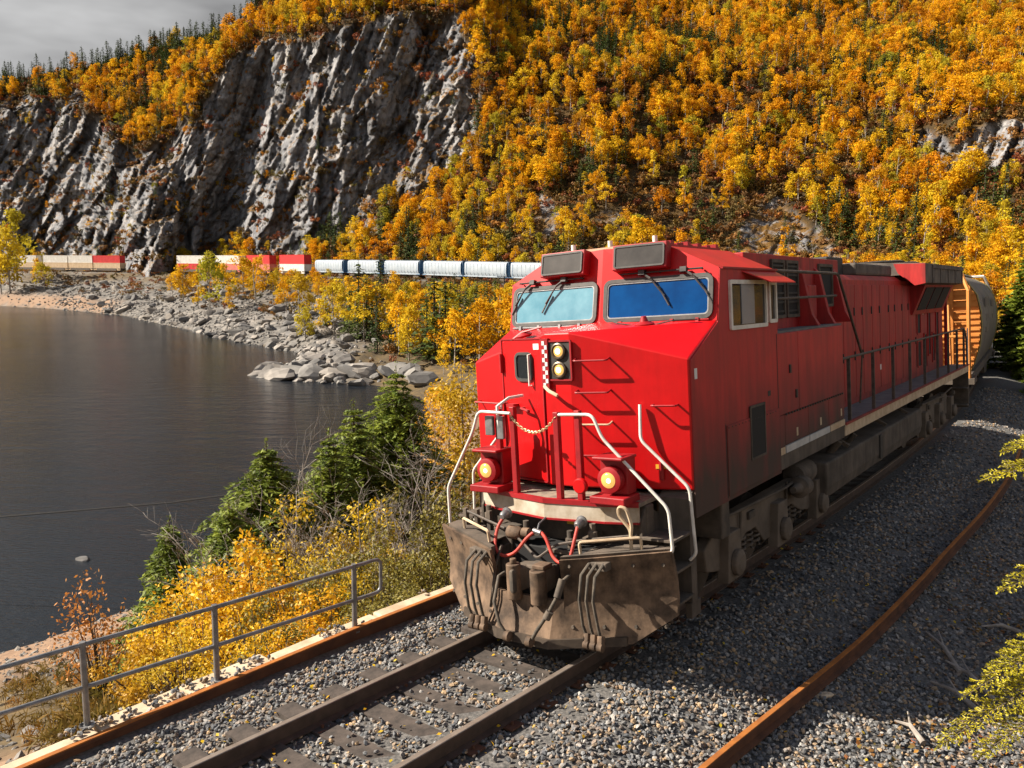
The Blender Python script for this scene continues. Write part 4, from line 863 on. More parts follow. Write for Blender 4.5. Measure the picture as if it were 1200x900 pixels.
    # radiator wing with raked front
    rw = MB(); P = [(0, 4.72), (.93, 4.66), (1.50, 4.61), (1.50, 4.14), (1.28, 4.10), (1.0, 4.36), (0, 4.36)]; P = [(sx*a_, b_) for a_, b_ in P]
    rw.prism(P, 'y', 13.42, 18.95); LP('radiator_wing', rw, 'roof')
    mb = MB(); mb.prism([(sx*a_, b_) for a_, b_ in [(.80, 4.64), (1.505, 4.60), (1.505, 4.13), (1.27, 4.09), (.9, 4.40)]], 'y', 13.38, 13.415); LP('wing_front', mb, 'red_hood')
    for k, y in enumerate((14.7, 15.9, 17.1)):
        mb = MB(); P = [(sx*1.035, y, 3.47), (sx*1.035, y+1.05, 3.47), (sx*1.275, y+1.05, 4.04), (sx*1.275, y, 4.04)]; mb.loft(P, [(p[0]+sx*.03, p[1], p[2]) for p in P]); LP('radiator_screen', mb, 'black')
    mb = MB(); mb.prism([(.93, 3.36), (1.0, 3.36), (1.31, 4.11), (.93, 4.11)], 'y', 14.45, 18.6)
    if sx < 0: mb.v = [(-a, b, c) for a, b, c in mb.v]
    LP('radiator_housing', mb, 'red_hood')
    mb = MB(); mb.box((min(sx*1.49, sx*1.53), 14.25, 4.50), (max(sx*1.49, sx*1.53), 18.9, 4.60))
    for k in range(5): mb.box((min(sx*1.49, sx*1.52), 14.25+k*1.1, 4.14), (max(sx*1.49, sx*1.52), 14.33+k*1.1, 4.5))
    q = LP('wing_rib', mb, 'roof'); q['kind'] = 'stuff'
    # walkway, sill beam, handrail
    LP('walkway', MB().box((min(sx*.93, sx*1.52), 6.12, 1.66), (max(sx*.93, sx*1.52), 19.6, 1.72)), 'walk')
    LP('sill_beam', MB().box((min(sx*1.40, sx*1.53), 6.13, 1.50), (max(sx*1.40, sx*1.53), 19.6, 1.69)), 'beige', .008)
    LP('sill_edge', MB().box((min(sx*1.50, sx*1.545), 6.13, 1.685), (max(sx*1.50, sx*1.545), 19.6, 1.725)), 'red_hood')
    LP('side_handrail', MB().tube(arc_path([(sx*1.49, 6.13, 2.82), (sx*1.49, 19.1, 2.82), (sx*1.49, 19.5, 2.5), (sx*1.49, 19.55, 1.72)], .15), .024, 8), 'pipe', smooth=50)
    for y in (6.55, 8.25, 9.9, 11.55, 13.2, 14.85, 16.4, 17.8, 19.0): LP('handrail_post', MB().box((sx*1.49-.028, y-.02, 1.50), (sx*1.49+.028, y+.02, 2.83)), 'pipe')
    # fuel tank, battery boxes, pipes
    tk = MB(); tk.prism([(0, .42), (sx*1.10, .42), (sx*1.46, .62), (sx*1.50, .80), (sx*1.50, 1.20), (0, 1.24)], 'y', 5.1, 12.7); LP('fuel_tank', tk, 'tank', .03)
    LP('tank_gauge', MB().box((min(sx*1.49, sx*1.53), 8.55, .70), (max(sx*1.49, sx*1.53), 8.75, 1.16)), 'dark', .01)
    LP('tank_filler', MB().cyl((sx*1.25, 6.1, 1.2), (sx*1.42, 6.1, 1.42), .07, 10).cyl((sx*1.25, 7.2, 1.2), (sx*1.40, 7.2, 1.38), .05, 10), 'under', smooth=40)
    for y in (6.6, 9.4, 11.4): LP('tank_bracket', MB().prism([(sx*.9, 1.5), (sx*1.42, 1.22), (sx*1.46, 1.26), (sx*.95, 1.56)], 'y', y, y+.08), 'under')
    LP('air_reservoir', MB().lathe([(.02, 0), (.17, .05), (.19, .12), (.19, .62), (.17, .7), (.02, .75)], (sx*1.22, 4.25, 1.12), (0, 1, 0), 18), 'tank', smooth=45)
    LP('brake_cylinder', MB().lathe([(.06, 0), (.15, .03), (.16, .30), (.09, .34), (.05, .55)], (sx*1.42, 4.2, 1.02), (0, -1, .05), 16), 'under', smooth=45)
    LP('sand_box', MB().box((min(sx*1.06, sx*1.48), .85, 1.0), (max(sx*1.06, sx*1.48), 1.10, 1.46)), 'under', .02)
    # trucks
    for y0 in (1.35, 13.9):
        fr_ = MB(); P = [(0, .88), (.5, 1.14), (4.0, 1.14), (4.5, .90), (4.46, .62), (4.05, .52), (3.65, .60), (3.25, .78), (2.95, .78), (2.62, .50), (2.05, .50), (1.72, .78), (1.35, .78), (.95, .58), (.5, .50), (.05, .60)]
        P = [(y0-.55+a, b-.04) for a, b in P]
        fr_.prism(P, 'x', sx*1.10, sx*1.26); tr = LP('truck_frame', fr_, 'truck', .02)
        for k in range(3):
            yc = y0+.13+k*1.83
            ab = MB(); ab.prism([(yc-.19, .95), (yc+.19, .95), (yc+.25, .32), (yc-.25, .32)], 'x', sx*1.22, sx*1.38); ab.lathe([(.17, 0), (.17, .07), (.10, .10)], (sx*1.38, yc, .55), (sx, 0, 0), 16); LP('axle_box', ab, 'truck', .015, parent=tr)
            whl = MB(); whl.lathe([(.10, -.07), (.42, -.06), (.50, -.07), (.52, .0), (.545, .05), (.545, .075), (.44, .075), (.12, .06)], (sx*.76, yc, .525), (-sx, 0, 0), 28); LP('wheel', whl, 'wheel', smooth=35)
            if k < 2:
                sp_ = MB(); 
                for a in (.66, .92, 1.18): sp_.tube([(sx*1.17+.07*math.cos(t), yc+a, .50+.022*t), ] and [(sx*1.17+.075*math.cos(t), yc+a+.075*math.sin(t), .46+t*.0115) for t in np.linspace(0, 25, 60)], .018, 5)
                q = LP('coil_spring', sp_, 'under', parent=tr); q['kind'] = 'stuff'
            LP('sand_pipe', MB().tube([(sx*1.30, yc+.42, 1.15), (sx*1.28, yc+.40, .6), (sx*.85, yc+.46, .14)], .018, 6), 'under', parent=tr)
            LP('lamp_lug', MB().box((min(sx*1.26, sx*1.30), yc+.72, .92), (max(sx*1.26, sx*1.30), yc+.95, 1.02)), 'under', .006, parent=tr)
        LP('brake_rod', MB().tube([(sx*1.32, y0-.2, 1.16), (sx*1.34, y0+2.2, 1.10), (sx*1.32, y0+4.0, 1.18)], .022, 6), 'under', parent=tr)
    # rear steps and post
    LP('rear_step', MB().box((min(sx*1.10, sx*1.52), 19.55, .42), (max(sx*1.10, sx*1.52), 19.62, 1.6)).box((min(sx*1.10, sx*1.52), 19.25, .5), (max(sx*1.10, sx*1.52), 19.6, .53)).box((min(sx*1.10, sx*1.52), 19.25, 1.0), (max(sx*1.10, sx*1.52), 19.6, 1.03)), 'under')
    LP('rear_grab', MB().tube([(sx*1.50, 19.62, 1.0), (sx*1.50, 19.66, 2.8)], .02, 6), 'white', smooth=50)
LP('frame_beam', MB().box((-.95, .2, 1.16), (.95, 19.6, 1.60)), 'under')
for y0 in (1.35, 13.9):
    for k in range(3): LP('axle', MB().cyl((-1.1, y0+.13+k*1.83, .525), (1.1, y0+.13+k*1.83, .525), .10, 12).cyl((-.4, y0+.13+k*1.83+.5, .6), (.4, y0+.13+k*1.83+.5, .6), .32, 14), 'dark', smooth=40)
LP('exhaust_stack', MB().box((-.45, 8.8, 4.32), (.55, 9.9, 4.72)), 'dark', .03)
LP('roof_hump', MB().box((-.72, 7.6, 4.34), (.78, 8.7, 4.50)), 'roof', .04)
LP('roof_hump', MB().box((-.78, 9.95, 4.34), (.80, 13.2, 4.60)), 'roof', .05)
LP('fan_cover', MB().lathe([(.62, 0), (.64, .06), (.55, .09), (.1, .10)], (0, 15.4, 4.72), (0, 0, 1), 24), 'dark', smooth=40)
LP('fan_cover', MB().lathe([(.62, 0), (.64, .06), (.55, .09), (.1, .10)], (0, 17.3, 4.73), (0, 0, 1), 24), 'dark', smooth=40)
LP('rear_end', MB().box((-.90, 18.99, 1.7), (.90, 19.15, 4.1)), 'red_hood', .03)
for x in (-.55, .95): LP('rear_pole', MB().box((x, 19.15, 1.72), (x+.08, 19.25, 4.1)), 'red_part')

# ------------------------------------------------------------------ the hillside: a surface over azimuth and height, cliffs where it is steep
HY = 316.7
def prof_table():
    #   px   D    yA   sA   yB  sB   yC  sC
    return np.array([
     (-1000, 560, 300, 36, 150, 70, 110, 32), (-300, 435, 300, 36, 150, 71, 118, 32), (0, 366, 304, 36, 155, 73, 122, 33), (60, 354, 304, 36, 132, 73, 110, 33), (110, 343, 304, 36, 136, 73, 101, 34),
     (140, 336, 304, 40, 164, 74, 93, 38), (178, 331, 304, 45, 182, 75, 82, 43), (210, 324, 304, 45, 170, 76, 73, 42), (240, 315, 303, 45, 120, 76, 68, 36), (290, 303, 303, 42, 80, 74, 57, 34),
     (332, 291, 303, 40, 62, 72, 10, 34), (400, 268, 288, 38, 44, 70, -70, 34), (470, 250, 258, 38, 32, 68, -90, 34), (540, 228, 208, 38, 32, 66, -100, 34), (600, 212, 212, 37, 100, 44, -110, 35),
     (700, 198, 220, 35, 100, 39, -120, 35), (800, 198, 220, 33, 100, 38, -120, 34), (900, 192, 225, 32, 100, 37, -120, 33), (1000, 184, 225, 32, 110, 37, -120, 33), (1100, 170, 215, 32, 135, 52, -120, 32),
     (1200, 152, 215, 31, 150, 44, -120, 32), (1400, 130, 220, 30, 120, 34, -120, 32), (2100, 110, 220, 30, 120, 33, -120, 32)], float)
T_ = prof_table()
hpx = np.concatenate([np.arange(-1000, -90, 14.0), np.arange(-90, 1290, 2.0), np.arange(1290, 2101, 16.0)])
col = np.stack([np.interp(hpx, T_[:, 0], T_[:, i]) for i in range(8)], -1)
k_ = np.ones(7)/7
for i in range(1, 8):
    pad = np.pad(col[:, i], 3, mode='edge'); col[:, i] = np.convolve(pad, k_, 'valid')
NR = 270
rows = np.linspace(0, 1, NR)
HX = np.zeros((len(hpx), NR)); HD = np.zeros_like(HX); HZ = np.zeros_like(HX); HPY = np.zeros_like(HX)
for j, (px, D0, yA, sA, yB, sB, yC, sC) in enumerate(col):
    ratio = math.hypot(1.0, (px-600)/968.0)
    y0 = 338.0; segs = [(yA, sA), (yB, sB), (yC, sC)]
    ys, Ds, zs = [y0], [D0], [CAMH + (HY-y0)/968*D0]
    for y, sl_ in segs:
        e = (HY-y)/968; tn = math.tan(math.radians(sl_)); 
        tn = max(tn, e*1.15+.05)
        d = max((CAMH + e*Ds[-1] - zs[-1])/(tn - e), .5); Ds.append(Ds[-1]+d); zs.append(zs[-1]+d*tn); ys.append(y)
    # back slope behind the crest so the skyline is a real edge
    w_ = min(max((yA-yB-40)/160, 0), 1); yy = np.interp(rows, [0, .24-.14*w_, .52+.10*w_, .97, 1.0], [y0, yA, yB, yC, yC])
    Dd = np.interp(-yy, [-q for q in ys], Ds); zz = CAMH + (HY-yy)/968*Dd
    zz[-3:] = zs[-1] - np.array([0, 4, 14]); Dd[-3:] = Ds[-1] + np.array([4, 30, 90])
    HX[j] = px; HD[j] = Dd; HZ[j] = zz; HPY[j] = yy
# picture-independent coordinates on the surface
ratio = (HX-600)/968.0
HU = ratio*330.0; HVv = HZ
def poly_sd(px, py, poly):
    poly = np.array(poly, float); bd = np.full(px.shape, 1e9); ins = np.zeros(px.shape, bool); n = len(poly)
    for i in range(n):
        a, b = poly[i], poly[(i+1) % n]; d = b-a; u = np.clip(((px-a[0])*d[0]+(py-a[1])*d[1])/(d@d), 0, 1)
        bd = np.minimum(bd, (px-a[0]-u*d[0])**2+(py-a[1]-u*d[1])**2)
        if a[1] != b[1]: ins ^= ((a[1] > py) != (b[1] > py)) & (px < (b[0]-a[0])*(py-a[1])/(b[1]-a[1])+a[0])
    return np.sqrt(bd)*np.where(ins, 1, -1)
CLIFF = [(-1200, 170), (-20, 165), (10, 140), (40, 122), (100, 130), (128, 150), (150, 186), (178, 206), (205, 190), (232, 150), (250, 122), (285, 82), (320, 68), (345, 76), (400, 46), (465, 32), (545, 32), (562, 70), (570, 140), (548, 195), (500, 235), (440, 262), (395, 290), (330, 306), (210, 320), (208, 380), (140, 380), (140, 322), (-1200, 330)]
OUT1 = [(1052, 162), (1085, 152), (1100, 168), (1140, 150), (1186, 142), (1192, 186), (1140, 205), (1058, 212)]
SCREE = [(852, 280), (905, 235), (955, 262), (985, 300), (880, 310)]
OUT2 = [(600, 240), (640, 215), (700, 232), (760, 205), (800, 240), (780, 280), (640, 285), (580, 275)]
jx = fbm(np.stack([HU/12, HVv/12, HU*0], -1), 4, 55)
rock = np.clip((poly_sd(HX, HPY, CLIFF) + jx*26)/10 + .5, 0, 1)
relk = rock.copy()
rock = np.maximum(rock, np.clip((poly_sd(HX, HPY, OUT1) + jx*14)/5 + .5, 0, 1))
relk = np.maximum(relk, rock*.6)
rock = np.maximum(rock, np.clip((poly_sd(HX, HPY, SCREE) + jx*22)/8 + .4, 0, 1)*.9)
rock = np.maximum(rock, np.clip((poly_sd(HX, HPY, OUT2) + jx*60 - 30)/8, 0, 1)*.75)
relk = np.maximum(relk, rock*.22)
# relief
su = HU - .42*HVv; sv = HVv + .15*HU
g1, e1 = facet(su/22, sv/50, 1, 1.0); g2, e2 = facet(su/8.0, sv/25, 2, 1.2); g3, e3 = facet(su/3.4, sv/11.0, 3, 1.2); g4, e4 = facet(su/1.9, sv/5.0, 4, 1.2); g5, e5 = facet((su+.3*sv)/1.3, sv/1.5, 6, 1.2)
wv_ = fbm(np.stack([HU/30, HVv/26, HU*0], -1), 3, 41)
def saw(l, sd): q = su/l + .75*facet(su/(l*1.25), sv/(l*1.9), sd, .6)[0] + .25*wv_; f = q-np.floor(q); return np.where(f < .86, -f, -.86+(f-.86)/.14*.86)
lg_ = sv/11.0 + .8*facet(su/16, sv/13, 71, .4)[0]; lg_ = lg_-np.floor(lg_)
rel = 5.0*saw(23.0, 61)*(.75+.5*wv_) + 2.5*saw(9.0, 62) + 1.15*saw(3.6, 63) + 1.7*lg_ + 2.8*g1 + 2.3*g2 + 1.6*g3 + .75*g4 + .25*g5 + 4 + .35*fbm(np.stack([HU/7, HVv/9, HU*0], -1), 4, 8)
cen = 236 + (300-HPY)*.30
rel += 15*np.exp(-((HX-cen-14)/24.0)**2)*np.clip((310-HPY)/20, 0, 1)*np.clip((HPY-70)/60, 0, 1)
rel -= 9*np.exp(-((HX-cen+38)/24.0)**2)*np.clip((HPY-120)/80, 0, 1)
rel += 8*np.exp(-((HX-455-(200-HPY)*.25)/16.0)**2)*np.clip((260-HPY)/40, 0, 1)
rel += 7*np.exp(-((HX-60-(200-HPY)*.2)/14.0)**2)
soft = 6*fbm(np.stack([HU/45, HVv/30, HU*0], -1), 4, 18) + 1.5*fbm(np.stack([HU/6, HVv/6, HU*0], -1), 3, 28)
base_in = np.clip((330-HPY)/20, 0, 1)
HD2 = HD + (rel*relk + soft*(1-relk))*base_in*np.clip((rows[None, :]*40), 0, 1)
# the buttress that stands forward of the track, the line runs behind it
spur_w = np.clip(1 - np.abs(HX-178+ (HPY-300)*.10)/np.interp(HPY, [180, 230, 290, 352], [14, 32, 34, 24]), 0, 1)**.45*np.clip((HPY-170)/60, 0, 1)
fwd = np.interp(HPY, [170, 260, 338], [4, 28, 40])
HD2 = HD2 - spur_w*fwd + spur_w*(1.6*g3 + 1.0*g4 + 2.0*g2)
# recessed foot beside it
XX = ratio*HD2; YY = HD2
V = np.stack([XX, YY, HZ], -1)
V[:, 0, 2] -= np.where(np.abs(hpx-176) < 40, 8, 3)
idx = np.arange(V.shape[0]*NR).reshape(V.shape[0], NR)
F = np.stack([idx[:-1, :-1], idx[1:, :-1], idx[1:, 1:], idx[:-1, 1:]], -1).reshape(-1, 4)
def hill_material():
    m = D.materials.new('hill_cover'); m.use_nodes = True; n = m.node_tree.nodes; l = m.node_tree.links.new; p = n['Principled BSDF']; p.inputs['Roughness'].default_value = .92; p.inputs['Specular IOR Level'].default_value = .25
    t = n.new('ShaderNodeTexCoord')
    def noise(sc, det=7, st=None, ro=.65):
        z = n.new('ShaderNodeTexNoise'); z.inputs['Scale'].default_value = sc; z.inputs['Detail'].default_value = det; z.inputs['Roughness'].default_value = ro
        if st: mp = n.new('ShaderNodeMapping'); mp.inputs['Scale'].default_value = st; mp.inputs['Rotation'].default_value = (0, .35, 0); l(t.outputs['Object'], mp.inputs[0]); l(mp.outputs[0], z.inputs['Vector'])
        else: l(t.outputs['Object'], z.inputs['Vector'])
        return z.outputs[0]
    def ramp(f, cols):
        r = n.new('ShaderNodeValToRGB'); e = r.color_ramp.elements
        while len(e) < len(cols): e.new(.5)
        for i, (q, c) in enumerate(cols): e[i].position = q; e[i].color = (*c, 1)
        l(f, r.inputs[0]); return r.outputs[0]
    def att(nm): a = n.new('ShaderNodeAttribute'); a.attribute_name = nm; return a.outputs['Fac']
    def mix(f, a, b, ty='MIX'):
        x = n.new('ShaderNodeMix'); x.data_type = 'RGBA'; x.blend_type = ty
        if isinstance(f, float): x.inputs['Factor'].default_value = f
        else: l(f, x.inputs['Factor'])
        l(a, x.inputs['A']); l(b, x.inputs['B']); return x.outputs['Result']
    rk = ramp(noise(.11, 10, (1, 1, .45)), [(.28, (.15, .165, .185)), (.46, (.25, .26, .28)), (.58, (.34, .34, .345)), (.72, (.43, .41, .385))])
    streak = ramp(noise(.5, 8, (1.2, 1.2, .22)), [(.35, (.55, .55, .58)), (.6, (1.1, 1.06, 1.02))]); rk = mix(1.0, rk, streak, 'MULTIPLY')
    crack = ramp(att('crack'), [(.0, (.30, .29, .28)), (.10, (1, 1, 1))]); rk = mix(.8, rk, crack, 'MULTIPLY')
    moss = ramp(noise(.3, 8), [(.35, (.10, .055, .015)), (.6, (.20, .10, .018)), (.75, (.07, .07, .02))])
    gm = n.new('ShaderNodeNewGeometry'); sx = n.new('ShaderNodeSeparateXYZ'); l(gm.outputs['Normal'], sx.inputs[0])
    mr = n.new('ShaderNodeMapRange'); mr.inputs[1].default_value = .38; mr.inputs[2].default_value = .66; l(sx.outputs['Z'], mr.inputs[0])
    mm = n.new('ShaderNodeMath'); mm.operation = 'MULTIPLY'; l(mr.outputs[0], mm.inputs[0]); l(ramp(noise(.22, 6), [(.42, (0, 0, 0)), (.55, (1, 1, 1))]), mm.inputs[1])
    rk = mix(mm.outputs[0], rk, moss)
    fl_ = ramp(noise(.16, 9), [(.28, (.022, .018, .010)), (.48, (.055, .035, .014)), (.62, (.11, .062, .016)), (.75, (.15, .115, .09))])
    l(mix(att('rock'), fl_, rk), p.inputs['Base Color'])
    b = n.new('ShaderNodeBump'); b.inputs['Strength'].default_value = .9; b.inputs['Distance'].default_value = 1.1; l(noise(.55, 9, (1, 1, .6), .7), b.inputs['Height']); l(b.outputs[0], p.inputs['Normal'])
    return m
me = np_mesh('hillside', V.reshape(-1, 3), F, hill_material(), smooth=False)
fattr(me, 'rock', rock.ravel()); fattr(me, 'crack', np.minimum(np.minimum(e1*1.5, e2), np.minimum(e3*1.2, 1)).ravel())
tag(mobj('hillside', me), 'steep autumn hillside with grey cliffs rising behind the far train', 'hillside', kind='structure')
# a distant plateau beyond the crest is left to the ground sheet

# ------------------------------------------------------------------ boulders on the shore
M['boulder'] = mat('shore_boulder', (.1, .1, .1), (1, 1, 1), .9, rough=.9, bump=.5, bscale=2.5, rnd=[(.18, .17, .16), (.25, .235, .215), (.12, .115, .112), (.31, .28, .25), (.22, .19, .16), (.15, .148, .15)])
bp = [stone_mesh('boulder', 300+i, M['boulder'], 2, .72, .30) for i in range(7)]
bp_small = [stone_mesh('rubble_%d' % i, 330+i, M['boulder'], 1, .72, .30) for i in range(5)]
def land_samples(n, x0, x1, y0, y1):
    X = rng.uniform(x0, x1, n); Y = rng.uniform(y0, y1, n); z, s, t, sd = ground_z(X, Y, True); return X, Y, z, s, t, sd
X, Y, z, s, t, sd = land_samples(60000, -230, -2, 88, 330)
pxs = 600 + X/Y*968
k = (sd > -1.5) & (t < -6) & (pxs > -30) & (pxs < 640)
p_keep = np.clip((30-sd)/26, 0, 1)*np.where((pxs > 60), 1, .25)*np.clip((455-pxs)/60, 0.02, 1)
k &= rng.random(len(X)) < p_keep
X, Y, z, sd = X[k], Y[k], z[k], sd[k]
print('rubble', len(X))
size = rng.gamma(1.5, .42, len(X))+.35; size = np.minimum(size, 3.4)
order = np.argsort(-size/Y)
GRP = 'boulders along the far shore'
big = order[:230]; rest = order[230:9500]
for q in big:
    o = mobj('boulder', bp[int(rng.integers(0, 7))]); sz = size[q]
    o.location = (X[q], Y[q], z[q]+sz*.10); o.scale = (sz*rng.uniform(.9, 1.5), sz*rng.uniform(.8, 1.2), sz*rng.uniform(.7, 1.1)); o.rotation_euler = (rng.normal(0, .25), rng.normal(0, .25), rng.uniform(0, 6.28))
    px_ = 600+968*X[q]/Y[q]; tag(o, ('large ' if sz > 2.4 else 'medium ' if sz > 1.5 else 'small ')+('pale grey boulder at the water edge ' if sd[q] < 4 else 'pale grey boulder halfway up the bank ' if sd[q] < 14 else 'pale grey boulder high on the bank ')+('by the low point' if px_ > 330 else 'below the red container stack' if px_ > 280 else 'below the white containers' if px_ > 205 else 'under the rock buttress' if px_ > 145 else 'at the sandy end of the bay'), 'boulder', GRP)
rr_ = rng.normal(0, .4, (len(rest), 3)); rr_[:, 2] = rng.uniform(0, 6.28, len(rest)); sc_ = (size[rest]*.62)[:, None]*rng.uniform(.7, 1.3, (len(rest), 3))
scatter('shore_rubble', np.stack([X[rest], Y[rest], z[rest]+.05], -1), rr_, sc_, bp_small, rng.integers(0, 5, len(rest)), 'small pale rubble stones covering the far shore', 'rubble')
# the low rocky point in the bay
PT = [(-32, 107.5), (-30, 106.3), (-28, 107.5), (-25.5, 106.6), (-23.5, 106), (-21, 105.8), (-18.5, 105.2), (-16, 105), (-13.5, 104.2), (-31, 110.5), (-27.5, 110), (-24, 109.5), (-20, 109), (-16, 108.5), (-29, 114), (-12, 100.5), (-10.5, 97)]
for i, (x, y) in enumerate(PT):
    o = mobj('shore_rock', bp[i % 7]); w_ = rng.uniform(2.6, 4.2); o.location = (x, y, -9.5+.04*(x+32)); o.scale = (w_*1.3, w_*.9, rng.uniform(1.8, 3.0)); o.rotation_euler = (rng.normal(0, .18), rng.normal(0, .18), rng.uniform(0, 6.28))
    tag(o, ('weathered rock at the outer tip of the low point in the bay' if x < -29 else 'weathered rock in the middle of the low point in the bay' if x < -19 else 'weathered rock where the low point meets the bank'), 'rock', 'rocks of the low point')
o = mobj('rock', bp[2]); o.location = (-21.0, 39.0, -10.05); o.scale = (.7, .6, .7); tag(o, 'single small rock standing out of the dark water near the shore', 'rock')
# pebbles on the near beach
X, Y, z, s, t, sd = land_samples(40000, -34, -2, 5.5, 40)
k = (sd > -.6) & ((sd < 9) | ((X < -4) & (Y < 15))) & (t < -2.8) & (rng.random(len(X)) < .5); X, Y, z = X[k], Y[k], z[k]
n_ = len(X); rr_ = rng.uniform(0, 6.28, (n_, 3)); rr_[:, :2] *= .1
scatter('beach_pebbles', np.stack([X, Y, z], -1), rr_, (rng.gamma(1.5, .05, n_)+.03)[:, None]*rng.uniform(.7, 1.3, (n_, 3)), bp_small, rng.integers(0, 5, n_), 'brown pebbles on the near beach below the railing', 'pebbles')

# ------------------------------------------------------------------ wagons: each stands in its own frame on the track
def wagon_matrix(s, half=7.0):
    A, *_ = frame(s-half); B, *_ = frame(s+half); C_, d, r, bk = frame(s)
    y = Vector(B-A).normalized(); up = Vector((-r[0]*math.sin(bk), -r[1]*math.sin(bk), math.cos(bk))); x = y.cross(up).normalized(); z = x.cross(y)
    c = (Vector(A)+Vector(B))/2
    return Matrix(((x.x, y.x, z.x, c.x), (x.y, y.y, z.y, c.y), (x.z, y.z, z.z, c.z), (0, 0, 0, 1)))
M['hop_side'] = mat('hopper_dusty_side', (.13, .115, .10), (.21, .185, .155), 1.2, rough=.7, grime=((.07, .055, .045), 1.2, 3.2, .5))
M['hop_end'] = mat('hopper_orange_end', (.50, .17, .025), (.62, .25, .05), 2.0, rough=.7)
M['hop_rim'] = mat('hopper_yellow_rim', (.26, .21, .045), (.34, .28, .07), 3, rough=.7)
M['hop_white'] = mat('hopper_pale_frame', (.46, .44, .41), (.66, .64, .6), 4, rough=.6)
M['far_white'] = mat('pale_wagon_paint', (.33, .39, .45), (.43, .48, .53), .8, rough=.5)
M['far_blue'] = mat('blue_wagon_end', (.035, .10, .19), (.06, .15, .26), 1, rough=.6)
M['lettering'] = mat('faded_lettering', (.20, .175, .14), (.25, .22, .18), 4, rough=.8)

